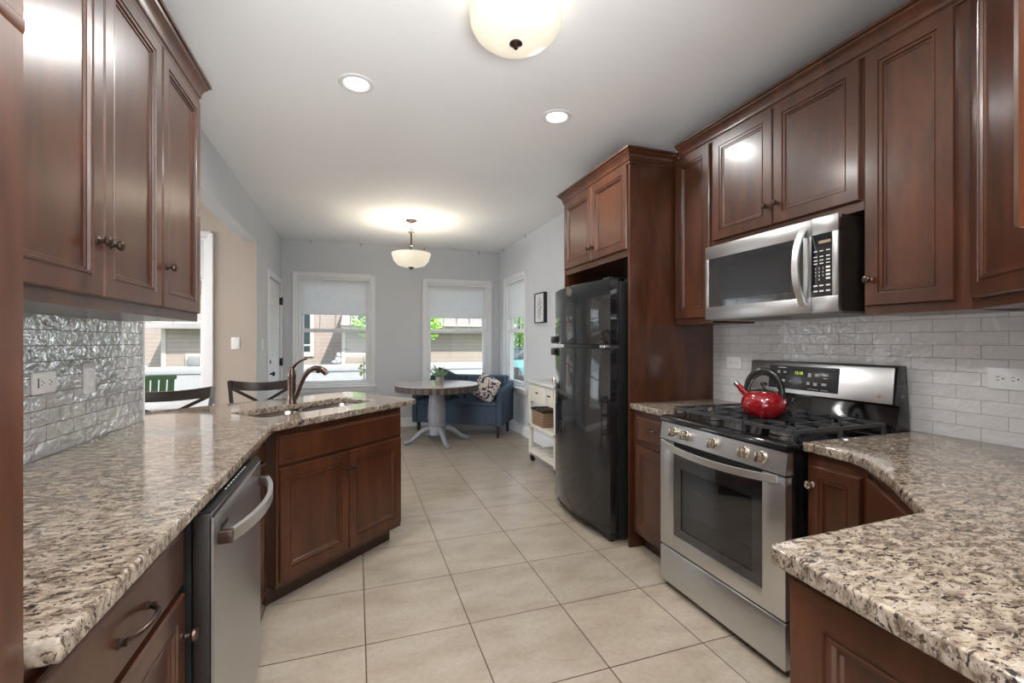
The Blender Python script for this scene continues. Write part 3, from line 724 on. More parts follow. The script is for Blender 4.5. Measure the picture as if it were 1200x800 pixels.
outR = rounded([(1.636, 1.298), (1.636, 1.095), (1.47, 0.897), (1.24, 0.680), (0.749, 0.667), (0.700, 0.004), (2.291, 0.004), (2.291, 1.298)],
               [0.004, 0.08, 0.05, 0.03, 0.018, 0, 0, 0])
tag(slab_mesh('countertop', outR, ZC0, ZC1), 'large pale granite countertop with an angled corner in the right foreground', 'countertop')
outN = [(1.636, 2.068), (2.291, 2.068), (2.291, 2.468), (1.636, 2.468)]
tag(slab_mesh('countertop', outN, ZC0, ZC1, None, 0.004), 'short granite countertop between the black refrigerator panel and the stove', 'countertop')

# ---- undermount sink and faucet
t = thing('kitchen_sink', 'double bowl stainless undermount sink set in the granite peninsula', 'sink', (SC.x, SC.y, 0.876), SA)
def bowl(x0, x1, y0, y1, d):
    m = MB(); prof = [(0.0, 0.0), (0.012, -0.04), (0.018, -d+0.03), (0.03, -d+0.008), (0.055, -d)]
    loops = []
    def rr(ins, z):
        r = 0.06; pts = []
        X0, X1, Y0, Y1 = x0+ins, x1-ins, y0+ins, y1-ins
        for cx, cy, a0 in ((X1-r, Y1-r, 0), (X0+r, Y1-r, 90), (X0+r, Y0+r, 180), (X1-r, Y0+r, 270)):
            for k in range(6): a = R(a0+18*k); pts.append((cx+r*math.cos(a), cy+r*math.sin(a), z))
        return pts
    for ins, z in prof: loops.append([m.bm.verts.new(p) for p in rr(ins, z)])
    n = len(loops[0])
    for a, b in zip(loops, loops[1:]):
        for k in range(n): m.bm.faces.new((a[k], a[(k+1) % n], b[(k+1) % n], b[k]))
    m.bm.faces.new(loops[-1]); return m
bowl(-0.395, -0.008, -0.170, 0.170, 0.19).build('bowl', SINKSTEEL, t)
bowl(0.008, 0.395, -0.170, 0.170, 0.16).build('bowl', SINKSTEEL, t)
m = MB(); m.box(-0.009, 0.009, -0.165, 0.165, -0.03, -0.005, 0.006); m.build('divider', SINKSTEEL, t)
for x, d in ((-0.2, 0.19), (0.2, 0.16)):
    m = MB(); m.lathe([(0.045, 0.004), (0.040, 0.006), (0.03, 0.002), (0.0, 0.001)], (x, 0, -d), 'Z', 20); m.build('drain', CHROME, t)
fb = SC+snrm*0.215+sdir*0.03
t = thing('faucet', 'bronze single lever kitchen faucet with arched pull out spout behind the sink', 'faucet', (-0.385, 3.145, 0.914), 0.0)
rt = Vector((math.cos(-0.3304), math.sin(-0.3304), 0))   # direction the spout points, across the sink bowls
sp = Vector((0.94, -0.34, 0)).normalized()
m = MB(); m.lathe([(0.030, 0.0), (0.030, 0.006), (0.026, 0.012), (0.0235, 0.05), (0.0235, 0.15), (0.026, 0.165), (0.026, 0.18), (0.021, 0.20), (0.012, 0.225), (0.0, 0.232)], (0, 0, 0), 'Z', 20); m.build('body', COPPERBRONZE, t)
hp = [Vector((0, 0, 0.205)), sp*0.008+Vector((0, 0, 0.225)), sp*0.028+Vector((0, 0, 0.248)), sp*0.058+Vector((0, 0, 0.268)), sp*0.098+Vector((0, 0, 0.282))]
m = MB(); m.tube(hp, [0.012, 0.010, 0.008, 0.0065, 0.005], 10); m.build('lever_handle', BRONZE, t)
prof = [(0.018, 0.025), (0.030, 0.05), (0.050, 0.11), (0.078, 0.168), (0.110, 0.207), (0.145, 0.222), (0.178, 0.219), (0.205, 0.204), (0.222, 0.185)]
m = MB(); m.tube([sp*a+Vector((0, 0, b)) for a, b in prof], [0.013, 0.015, 0.0155, 0.0155, 0.0155, 0.017, 0.019, 0.019, 0.016], 14); s_ = m.build('spout', COPPERBRONZE, t)
m = MB(); m.tube([sp*0.155+Vector((0, 0, 0.200)), sp*0.175+Vector((0, 0, 0.194))], 0.006, 8); m.build('spray_button', BRONZE, s_)

# ---- right run
RF = 1.980   # face frame plane of the right wall cabinets
def right_cab(name, xf, y_hi, y_lo, z0, z1, depth, label, doors=(), drawers=(), toe=0.0, group=None):
    t = thing(name, label, 'cabinet', (xf, y_hi, 0.0), ROTR, group)
    carcass(t, y_hi-y_lo, depth, z0, z1, toe)
    for a, b, c, d, k in doors: door(t, y_hi-a, y_hi-b, c, d, (y_hi-k[0], k[1]) if k else None)
    for a, b, c, d, k in drawers: drawer(t, y_hi-a, y_hi-b, c, d, (y_hi-k[0], k[1]) if k else None, 0.075)
    return t
G_ = 'right wall cabinets'
right_cab('wall_cabinet', RF, 2.466, 2.132, 1.412, 2.49, 0.31, 'narrow cherry wall cabinet between refrigerator panel and microwave', [(2.452, 2.150, 1.446, 2.470, None)], group=G_)
right_cab('wall_cabinet', RF, 2.130, 1.297, 1.846, 2.49, 0.31, 'two door cherry wall cabinet directly above the stainless microwave', [(2.122, 1.722, 1.886, 2.470, (1.750, 1.985)), (1.716, 1.306, 1.886, 2.470, (1.690, 1.985))], group=G_)
right_cab('wall_cabinet', RF, 1.295, 0.950, 1.412, 2.49, 0.31, 'tall single door cherry wall cabinet just right of the microwave', [(1.285, 0.990, 1.446, 2.470, (1.262, 1.552))], group=G_)
# diagonal corner cabinet
t = thing('corner_wall_cabinet', 'angled cherry corner wall cabinet at the top right edge of the view', 'cabinet', (1.980, 0.948, 0.0), R(-135), G_)
m = MB(); m.prism([(0, 0), (0.877, 0), (0.877, 0.20), (0.45, 0.66), (0.0, 0.226)], 1.412, 2.49, 'Z')
m.build('carcass', WOOD, t, smooth=False)
door(t, 0.028, 0.850, 1.446, 2.470, (0.815, 1.56))
# upper cabinet on the return wall, seen end on at the frame edge
t = thing('return_wall_cabinet', 'cherry wall cabinet on the near return wall, only its door edge showing at far right', 'cabinet', (1.355, 0.318, 0.0), R(180), G_)
carcass(t, 0.56, 0.312, 1.412, 2.49)
door(t, 0.018, 0.572, 1.446, 2.470)
# crown over the right run
m = MB(); m.sweep([(1.978, 2.420), (1.978, 0.946), (1.357, 0.320), (0.79, 0.318)], [(p[0], p[1]*0.9+2.472) for p in crownp])
tag(m.build('crown_moulding', WOOD, angle=25), 'cherry crown moulding over the right wall cabinets and microwave', 'moulding')
# fridge enclosure
t = thing('refrigerator_cabinet', 'tall cherry enclosure around the black refrigerator with two doors over it', 'cabinet', (1.640, 3.424, 0.0), ROTR)
m = MB(); m.box(0.932, 0.954, -0.005, 0.658, 0.0, 2.45); m.build('side_panel', WOOD, t, smooth=False)
m = MB(); m.box(0.0, 0.022, -0.005, 0.558, 0.0, 2.45); m.build('side_panel', WOOD, t, smooth=False)
m = MB(); m.box(0.022, 0.932, 0.0, 0.55, 1.848, 2.45); m.build('carcass', WOOD, t, smooth=False)
door(t, 0.022, 0.474, 1.892, 2.43, (0.448, 1.985)); door(t, 0.480, 0.932, 1.892, 2.43, (0.506, 1.985))
m = MB(); m.sweep([(1.978, 2.468), (1.633, 2.468), (1.633, 3.426), (2.196, 3.426)][::-1], [(p[0], p[1]*0.9+2.432) for p in crownp])
m.build('crown', WOOD, t, world=True, angle=25)
# narrow base between fridge panel and range
right_cab('narrow_base_cabinet', 1.662, 2.466, 2.068, 0.10, 0.874, 0.62, 'narrow cherry base with one drawer left of the stove, beside the refrigerator panel',
          [(2.425, 2.085, 0.130, 0.660, None)], [(2.425, 2.085, 0.690, 0.842, (2.255, 0.778))], 0.1)
# small base right of the range
t = right_cab('narrow_base_cabinet', 1.662, 1.296, 1.075, 0.10, 0.874, 0.62, 'slim cherry base cabinet with one knobbed door right of the stove', [], [], 0.1)
m = MB(); m.nested(0.015, 0.205, 0.13, 0.830, SMALLP); dd = m.build('door', WOOD, t, smooth=False); knob_mb(0.033, 0.760).build('knob', NICKEL, dd)
# diagonal corner base
t = thing('corner_base_cabinet', 'angled cherry corner base cabinet under the bend of the right countertop', 'cabinet', (1.662, 1.073, 0.0), math.atan2(0.652-1.073, 1.262-1.662))
L_ = math.hypot(0.40, 0.421)
m = MB(); m.prism([(0, 0), (L_, 0), (L_, 0.28), (0.30, 0.70), (0.0, 0.41)], 0.10, 0.874, 'Z'); m.build('carcass', WOOD, t, smooth=False)
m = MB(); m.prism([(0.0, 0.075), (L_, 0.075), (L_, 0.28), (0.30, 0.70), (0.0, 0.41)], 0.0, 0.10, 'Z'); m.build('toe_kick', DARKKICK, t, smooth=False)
m = MB(); m.nested(0.03, L_-0.03, 0.13, 0.845, [(0, 0), (0, -0.012), (0.004, -0.017), (0.010, -0.017)]); m.build('door', WOOD, t, smooth=False)
# peninsula end cabinet
t = thing('peninsula_base_cabinet', 'dark cherry peninsula cabinet with framed end panel in the right foreground', 'cabinet', (0.783, 0.640, 0.0), ROTR)
m = MB(); m.box(0, 0.63, 0, 0.47, 0.10, 0.874); m.build('carcass', WOOD, t, smooth=False)
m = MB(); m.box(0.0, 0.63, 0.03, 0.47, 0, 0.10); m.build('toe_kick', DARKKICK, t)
m = MB(); m.nested(0.004, 0.62, 0.12, 0.862, [(0, 0), (0, -0.013), (0.003, -0.016), (0.062, -0.016), (0.064, -0.011), (0.070, -0.011), (0.072, -0.014), (0.079, -0.014), (0.083, -0.007), (0.089, -0.007), (0.093, -0.003)]); m.build('end_panel', WOOD, t, smooth=False)

# ------------------------------------------------------------------ range (local: x right, y into the wall, front at y=0)
t = thing('gas_range', 'freestanding stainless gas stove with black cooktop and oven window', 'stove', (1.556, 2.063, 0.0), ROTR)
RW = 0.760
m = MB(); m.box(0.004, RW-0.004, 0.03, 0.70, 0.03, 0.875); 
for x in (0.04, RW-0.04): 
    for y in (0.08, 0.64): m.lathe([(0.015, 0.0), (0.015, 0.031)], (x, y, 0), 'Z', 10)
m.build('body', BLACKGLOSS, t)
m = MB(); m.prism([(0.0, 0.035), (0.0, 0.205), (0.006, 0.215), (0.03, 0.215), (0.03, 0.035)], 0.002, RW-0.002, 'X', 0.003); dr_ = m.build('storage_drawer', STEEL, t)
# oven door: frame with opening
od = MB()
for a, b, c, d in ((0.002, 0.108, 0.225, 0.778), (0.652, 0.758, 0.225, 0.778), (0.108, 0.652, 0.225, 0.300)): od.box(a, b, 0.0, 0.035, c, d, 0.002)
odo = od.build('oven_door', STEEL, t)
m = MB(); 
for a, b, c, d in ((0.108, 0.160, 0.300, 0.742), (0.600, 0.652, 0.300, 0.742), (0.160, 0.600, 0.300, 0.345), (0.160, 0.600, 0.655, 0.742)): m.box(a, b, 0.003, 0.020, c, d)
m.build('black_glass', DARKGLASS, odo)
m = MB(); m.box(0.160, 0.600, 0.006, 0.009, 0.345, 0.655); m.build('oven_window', SMOKED, odo)
m = MB(); m.box(0.150, 0.61, 0.022, 0.028, 0.335, 0.665); m.build('oven_interior', simple('grey_oven_enamel', (0.30, 0.30, 0.31), 0.4), odo)
m = MB()
for z in (0.43, 0.56):
    m.tube([(0.165, 0.017, z), (0.595, 0.017, z)], 0.0022, 6)
m.build('oven_rack', CHROME, odo)
m = MB(); m.box(0.108, 0.652, 0.004, 0.03, 0.742, 0.778)
for z in (0.750, 0.759, 0.768): m.box(0.115, 0.645, 0.001, 0.006, z-0.0025, z+0.0025)
m.build('door_vent', BLACKPL, odo)
m = MB(); pts = []
for k in range(21):
    u = -1+2*k/20; e = 1-abs(u)**2.4; pts.append((RW/2+u*0.352, -0.012-0.048*e, 0.768-0.012*(1-u*u)))
m.bar(pts, 0.012, 0.030); m.build('handle', HANDLE, odo)
# control panel, sloping
m = MB(); m.prism([(-0.002, 0.786), (0.010, 0.874), (0.04, 0.874), (0.04, 0.786)], 0.0, RW, 'X', 0.003); cp = m.build('control_panel', STEEL, t)
m = MB(); m.box(0.002, RW-0.002, 0.008, 0.04, 0.7775, 0.787); m.build('panel_gap', BLACKPL, t)
for x in (0.113, 0.200, 0.385, 0.560, 0.648):
    m = MB(); m.M = Matrix.Translation((x, 0.004, 0.832)) @ Matrix.Rotation(R(-7), 4, 'X')
    m.lathe([(0.026, 0.004), (0.026, -0.004), (0.022, -0.007), (0.0215, -0.016), (0.020, -0.020), (0.0, -0.021)], (0, 0, 0), 'Y', 24); m.box(-0.0075, 0.0075, -0.038, -0.018, -0.021, 0.021, 0.003)
    m.build('burner_knob', NICKEL, cp)
# cooktop
m = MB(); m.prism([(0.0, 0.876), (0.0, 0.896), (0.008, 0.906), (0.05, 0.910), (0.06, 0.904), (0.62, 0.904), (0.64, 0.912), (0.70, 0.912), (0.70, 0.876)], -0.001, RW+0.001, 'X', 0.003)
ct = m.build('cooktop', BLACKGLOSS, t)
burners = [(0.175, 0.20, 0.042), (0.585, 0.20, 0.046), (0.175, 0.48, 0.036), (0.585, 0.48, 0.036), (0.38, 0.34, 0.040)]
for x, y, r in burners:
    m = MB(); m.lathe([(r*1.25, 0.0), (r*1.2, 0.006), (r, 0.010), (r, 0.016), (r*0.92, 0.020)], (x, y, 0.9045), 'Z', 20); b_ = m.build('burner', simple('burner_aluminium', (0.10, 0.09, 0.085), 0.5, 0.6) if 'burner_aluminium' not in MATS else MATS['burner_aluminium'], ct)
    m = MB(); m.lathe([(r*0.95, 0.0205), (r, 0.024), (r*0.9, 0.029), (0.0, 0.031)], (x, y, 0.9045), 'Z', 20); m.build('burner_cap', CASTIRON, b_)
def grate(x0, x1, y0, y1):
    m = MB(); zt = 0.944; w = 0.014; h = 0.014
    def seg(p, q): m.bar([(*p, zt), (*q, zt)], w, h)
    seg((x0, y0), (x1, y0)); seg((x0, y1), (x1, y1)); seg((x0, y0), (x0, y1)); seg((x1, y0), (x1, y1))
    cx = (x0+x1)/2; cy = (y0+y1)/2; seg((x0, cy), (x1, cy))
    for yy in ((y0+cy)/2, (cy+y1)/2):
        seg((x0, yy), (cx-0.03, yy)); seg((cx+0.03, yy), (x1, yy)); 
    for a, b in ((y0, (y0+cy)/2-0.03), ((y0+cy)/2+0.03, (cy+y1)/2-0.03), ((cy+y1)/2+0.03, y1)): seg((cx, a), (cx, b))
    for x in (x0, x1):
        for y in (y0, cy, y1): m.bar([(x, y, 0.905), (x, y, zt-0.004)], 0.012, 0.012, up=(0, 1, 0))
    return m
for a, b in ((0.030, 0.268), (0.275, 0.485), (0.492, 0.730)): grate(a, b, 0.075, 0.600).build('grate', CASTIRON, ct)
# backguard
m = MB(); m.prism([(0.625, 0.905), (0.655, 1.02), (0.622, 1.03), (0.640, 1.190), (0.652, 1.197), (0.700, 1.197), (0.725, 0.905)], 0.0, RW, 'X', 0.004); bg = m.build('backguard', BLACKGLOSS, t)
m = MB(); m.prism([(0.6145, 1.032), (0.633, 1.186), (0.637, 1.190), (0.644, 1.190), (0.626, 1.030)], 0.008, RW-0.008, 'X', 0.002); m.build('backguard_skin', STEEL, bg)
tilt = math.atan2(0.0185, 0.154)
def on_guard(m): m.M = Matrix.Translation((0, 0.6145, 1.032)) @ Matrix.Rotation(-tilt, 4, 'X'); return m
m = on_guard(MB()); m.box(0.135, 0.520, -0.0025, 0.002, 0.020, 0.142, 0.001); dsp = m.build('display_panel', PANELGREY, bg)
m = on_guard(MB()); m.box(0.262, 0.345, -0.0032, -0.0024, 0.095, 0.118); m.build('clock_window', BLACKPL, dsp)
m = on_guard(MB()); add_text(m, '12:18', 0.021, 0.312, -0.0036, 0.1065); m.build('clock_digits', LCD, dsp)
m = on_guard(MB())
for x, z, w_, h_ in ((0.212, 0.132, 0.05, 0.005), (0.195, 0.108, 0.016, 0.014), (0.232, 0.108, 0.020, 0.008), (0.190, 0.064, 0.020, 0.006), (0.226, 0.062, 0.018, 0.014), (0.268, 0.062, 0.010, 0.006), (0.325, 0.060, 0.008, 0.005), (0.372, 0.100, 0.018, 0.020), (0.412, 0.102, 0.024, 0.013), (0.455, 0.104, 0.026, 0.010), (0.455, 0.088, 0.020, 0.004), (0.368, 0.058, 0.016, 0.014), (0.405, 0.056, 0.020, 0.015), (0.450, 0.058, 0.026, 0.012), (0.395, 0.030, 0.055, 0.003), (0.455, 0.029, 0.035, 0.003)):
    n_ = 1 if h_ < 0.008 else 3
    for k in range(n_): 
        zz = z-h_/2+h_*(k+0.5)/n_; m.box(x-w_/2*(1 if k != 1 else 0.8), x+w_/2*(1 if k != 1 else 0.8), -0.0032, -0.0024, zz-h_/n_*0.32, zz+h_/n_*0.32)
m.build('button_legends', WHITEINK, dsp)
m = on_guard(MB()); m.lathe([(0.011, 0.0), (0.011, -0.002), (0.0, -0.0025)], (0.700, 0.0, 0.034), 'Y', 20); m.build('badge', NICKEL, bg)

# ------------------------------------------------------------------ kettle
t = thing('tea_kettle', 'glossy red whistling kettle with black arched handle on the stove grate', 'kettle', (1.80, 1.622, 0.9525), R(20))
kp = [(0.0, 0.0), (0.062, 0.0), (0.078, 0.008), (0.092, 0.034), (0.096, 0.062), (0.091, 0.086), (0.076, 0.105), (0.060, 0.115), (0.048, 0.118)]
m = MB(); m.lathe(kp, (0, 0, 0), 'Z', 36); m.build('body', REDEN, t)
m = MB(); m.lathe([(0.056, 0.115), (0.058, 0.121), (0.050, 0.125), (0.030, 0.131), (0.0, 0.134)], (0, 0, 0), 'Z', 28); lid = m.build('lid', CHROME, t)
m = MB(); m.lathe([(0.006, 0.132), (0.006, 0.142), (0.014, 0.147), (0.015, 0.156), (0.010, 0.161), (0.0, 0.162)], (0, 0, 0), 'Z', 18); m.build('lid_knob', KETTLEBLK, lid)
sd = Vector((-0.35, 0.93, 0)).normalized(); sd = Matrix.Rotation(-R(20), 3, 'Z') @ sd
m = MB(); m.tube([sd*0.072+Vector((0, 0, 0.095)), sd*0.100+Vector((0, 0, 0.120)), sd*0.122+Vector((0, 0, 0.142))], [0.019, 0.015, 0.011], 16); spt = m.build('spout', REDEN, t)
m = MB(); m.tube([sd*0.118+Vector((0, 0, 0.139)), sd*0.132+Vector((0, 0, 0.151))], [0.0135, 0.0125], 16); m.build('whistle', CHROME, spt)
m = MB(); pts = []
for k in range(17):
    a = R(-12+204*k/16); pts.append(sd*(-0.076*math.cos(a))+Vector((0, 0, 0.112+0.100*math.sin(a))))
m.tube(pts, [0.011+0.003*math.sin(PI*k/16) for k in range(17)], 12, 1.35, up=(0, 0, 1)); m.build('handle', KETTLEBLK, t)

# ------------------------------------------------------------------ microwave
t = thing('microwave', 'over the range stainless microwave with bowed vertical handle and keypad', 'microwave', (1.905, 2.115, 1.428), ROTR)
m = MB(); m.box(0.002, 0.762, 0.018, 0.375, 0.004, 0.412); m.build('housing', SIDEBROWN, t)
m = MB(); 
for a, b, c, d in ((0.0, 0.645, 0.0, 0.070), (0.0, 0.645, 0.342, 0.414), (0.0, 0.026, 0.070, 0.342), (0.606, 0.645, 0.070, 0.342)): m.box(a, b, 0.0, 0.022, c, d, 0.0015)
md = m.build('door', STEEL, t)
m = MB(); m.box(0.024, 0.608, 0.0012, 0.016, 0.068, 0.344); m.build('door_glass', DARKGLASS, md)
m = MB(); m.box(0.10, 0.545, 0.0006, 0.0012, 0.105, 0.305); m.build('window_mesh', simple('dark_mesh_screen', (0.02, 0.02, 0.022), 0.12), md)
m = MB(); pts = []
for k in range(19):
    u = -1+2*k/18; pts.append((0.612, -0.006-0.050*(1-abs(u)**2.2), 0.207+u*0.172))
m.bar(pts, 0.010, 0.030, up=(1, 0, 0)); m.build('handle', HANDLE, md)
m = MB()
for a, b, c, d in ((0.647, 0.764, 0.0, 0.070), (0.647, 0.764, 0.342, 0.414), (0.738, 0.764, 0.070, 0.342)): m.box(a, b, 0.0, 0.022, c, d, 0.0015)
m.build('control_frame', STEEL, t)
m = MB(); m.box(0.646, 0.740, 0.0012, 0.016, 0.068, 0.344); kp_ = m.build('keypad', BLACKGLOSS, t)
m = MB(); m.box(0.678, 0.732, 0.0004, 0.0012, 0.300, 0.312); m.build('display', simple('display_glass_warm_reflection', (0.30, 0.22, 0.15), 0.2), kp_)  # amber tone is the reflection of a warm light, put into the colour
m = MB()
for i, tx in enumerate(('1', '2', '3', '4', '5', '6', '7', '8', '9', '', '0', '')):
    if tx: add_text(m, tx, 0.012, 0.664+0.017*(i % 3), 0.0006, 0.192-0.016*(i//3))
for z in (0.268, 0.244, 0.228, 0.214):
    for x in (0.664, 0.691, 0.720): m.box(x-0.008, x+0.008, 0.0004, 0.0012, z-0.002, z+0.002)
for z in (0.196, 0.180, 0.164, 0.148): m.box(0.711, 0.729, 0.0004, 0.0012, z-0.005, z+0.003)
for z in (0.118, 0.094):
    for x in (0.664, 0.691, 0.720): m.box(x-0.009, x+0.009, 0.0004, 0.0012, z-0.003, z+0.003)
m.build('keypad_legends', WHITEINK, kp_)
m = MB(); m.box(0.01, 0.755, 0.03, 0.36, -0.006, 0.004); vt = m.build('bottom_plate', simple('grey_vent_metal', (0.25, 0.24, 0.22), 0.4, 0.6), t)
m = MB(); m.box(0.20, 0.46, 0.05, 0.11, -0.0085, -0.0055); m.build('vent_grille', BLACKPL, vt)

# ------------------------------------------------------------------ refrigerator
t = thing('refrigerator', 'glossy black top freezer refrigerator with curved doors', 'refrigerator', (1.64, 3.396, 0.0), ROTR)
FW = 0.850
m = MB(); m.box(0.006, FW-0.006, -0.030, 0.54, 0.03, 1.695, 0.006); m.build('cabinet', simple('satin_black_fridge_side', (0.012, 0.012, 0.013), 0.3), t)
def fdoor(z0, z1):
    prof = [(0.0, -0.036)]
    n = 22
    for k in range(n+1):
        u = k/n; prof.append((FW*u, -0.100-0.062*(1-(2*u-1)**2)))
    prof.append((FW, -0.036))
    m = MB(); m.prism(prof, z0, z1, 'Z', 0.006); return m
up = fdoor(1.282, 1.708).build('freezer_door', FRIDGEBLACK, t, angle=25)
lo = fdoor(0.070, 1.258).build('refrigerator_door', FRIDGEBLACK, t, angle=25)
m = MB(); m.box(0.02, FW-0.02, -0.09, -0.03, 0.018, 0.062, 0.004); 
for x in (0.06, FW-0.06): m.lathe([(0.02, 0.0), (0.02, 0.03)], (x, -0.06, 0), 'Z', 12)
m.build('kick_grille', BLACKPL, t)
m = MB(); m.box(FW-0.08, FW-0.005, -0.135, -0.10, 1.260, 1.279, 0.003); m.build('hinge', CHROME, t)
m = MB(); m.box(FW-0.10, FW-0.03, -0.095, 0.0, 1.709, 1.722, 0.003); m.build('hinge_cover', BLACKPL, t)
for z0, z1, par in ((1.288, 1.345, up), (1.195, 1.252, lo)):
    m = MB(); yy = -0.118
    s0 = 1 if par is up else -1
    m.box(0.010, 0.060, yy-0.030, yy+0.012, z0, z1, 0.010, 3); m.box(0.012, 0.10, yy-0.022, yy+0.012, (z0 if par is up else z1-0.016), (z0+0.016 if par is up else z1), 0.005)
    m.build('handle', BLACKPL, par)

# ------------------------------------------------------------------ ceiling lights
def can(x, y, label):
    t = thing('recessed_light', label, 'ceiling light', (x, y, H), 0, 'recessed ceiling lights')
    m = MB(); m.lathe([(0.064, 0.0), (0.066, -0.002), (0.074, -0.008), (0.095, -0.005), (0.099, 0.0), (0.095, 0.002)], (0, 0, 0), 'Z', 36); m.build('trim_ring', WHITEPL, t)
    m = MB(); m.lathe([(0.0, -0.003), (0.05, -0.003), (0.066, -0.001)], (0, 0, 0), 'Z', 30); m.build('lens', CANLENS, t)
    d = bpy.data.lights.new('led', 'AREA'); d.shape = 'DISK'; d.size = 0.13; d.energy = CAN_W; d.color = (1.0, 0.985, 0.96); d.spread = R(170)
    o = bpy.data.objects.new('led', d); COL.objects.link(o); o.parent = t; o.location = (0, 0, -0.012)
    return t
can(0.0, 2.69, 'lit recessed ceiling light on the left, above the sink peninsula')
can(1.22, 2.67, 'lit recessed ceiling light on the right, in front of the refrigerator')
can(0.0, 0.55, 'added recessed fill light overhead near the pantry, outside the picture')  # cans from here down are unseen, added to brighten the rooms
can(1.22, 0.45, 'added recessed fill light over the near right countertop, outside the picture')
can(-0.6, -1.6, 'added recessed fill light in the room behind the camera, left side')
can(1.3, -1.6, 'added recessed fill light in the room behind the camera, right side')
can(-2.6, 2.2, 'added unseen recessed fill light in the near half of the dining room')
can(-2.6, 4.0, 'added unseen recessed fill light in the far half of the dining room')
def point(parent, loc, power, rad, col=(1.0, 0.90, 0.75)):
    d = bpy.data.lights.new('bulb', 'POINT'); d.energy = power; d.shadow_soft_size = rad; d.color = col
    o = bpy.data.objects.new('bulb', d); COL.objects.link(o); o.parent = parent; o.location = loc
t = thing('flush_ceiling_light', 'cream glass drum ceiling light with bronze finial at the top of the view', 'ceiling light', (0.64, 1.815, H))
m = MB(); m.lathe([(0.0, 0.0), (0.13, 0.0), (0.13, -0.012), (0.10, -0.022), (0.0, -0.022)], (0, 0, 0), 'Z', 36); m.build('canopy', BRONZE, t)
m = MB(); m.lathe([(0.195, -0.045), (0.196, -0.060), (0.192, -0.100), (0.178, -0.130), (0.145, -0.158), (0.090, -0.176), (0.0, -0.184), (0.0, -0.180), (0.088, -0.172), (0.142, -0.154), (0.174, -0.127), (0.188, -0.098), (0.191, -0.060), (0.191, -0.045), (0.195, -0.045)], (0, 0, 0), 'Z', 44, False); m.build('glass_bowl', BOWL, t)
m = MB(); m.lathe([(0.026, -0.180), (0.028, -0.187), (0.016, -0.193), (0.008, -0.197), (0.009, -0.205), (0.0, -0.212)], (0, 0, 0), 'Z', 20); m.lathe([(0.004, -0.02), (0.004, -0.181)], (0, 0, 0), 'Z', 8); m.build('finial', BRONZE, t)
point(t, (0.09, 0, -0.075), FLUSH_W, 0.03); point(t, (-0.09, 0, -0.075), FLUSH_W, 0.03)
t = thing('pendant_light', 'hanging cream glass bowl pendant on a bronze stem in the breakfast nook', 'pendant light', (0.62, 5.52, H))
m = MB(); m.lathe([(0.0, 0.0), (0.066, 0.0), (0.064, -0.012), (0.035, -0.026), (0.012, -0.034), (0.0, -0.035)], (0, 0, 0), 'Z', 24); m.build('canopy', BRONZE, t)
m = MB()
for k in range(4):
    z = -0.045-0.024*k; pts = [(0.009*math.cos(a)*(k % 2), 0.009*math.cos(a)*((k+1) % 2), z+0.016*math.sin(a)) for a in [2*PI*j/12 for j in range(13)]]; m.tube(pts, 0.0022, 6)
m.build('chain', BRONZE, t)
m = MB(); m.lathe([(0.004, -0.128), (0.034, -0.140), (0.034, -0.146), (0.012, -0.154), (0.009, -0.165), (0.009, -0.285), (0.020, -0.292), (0.020, -0.305), (0.010, -0.312), (0.010, -0.43)], (0, 0, 0), 'Z', 16); m.build('stem', BRONZE, t)
m = MB(); m.lathe([(0.228, -0.395), (0.230, -0.405), (0.205, -0.485), (0.160, -0.535), (0.08, -0.558), (0.0, -0.562), (0.0, -0.556), (0.078, -0.552), (0.157, -0.529), (0.200, -0.483), (0.223, -0.405), (0.222, -0.395), (0.228, -0.395)], (0, 0, 0), 'Z', 40, False); m.build('glass_bowl', BOWL, t)
m = MB(); m.lathe([(0.010, -0.43), (0.008, -0.555), (0.036, -0.560), (0.034, -0.568), (0.014, -0.575), (0.008, -0.590), (0.0, -0.600)], (0, 0, 0), 'Z', 18); m.build('finial', BRONZE, t)
point(t, (0.09, 0, -0.45), PEND_W, 0.03); point(t, (-0.09, 0, -0.45), PEND_W, 0.03)

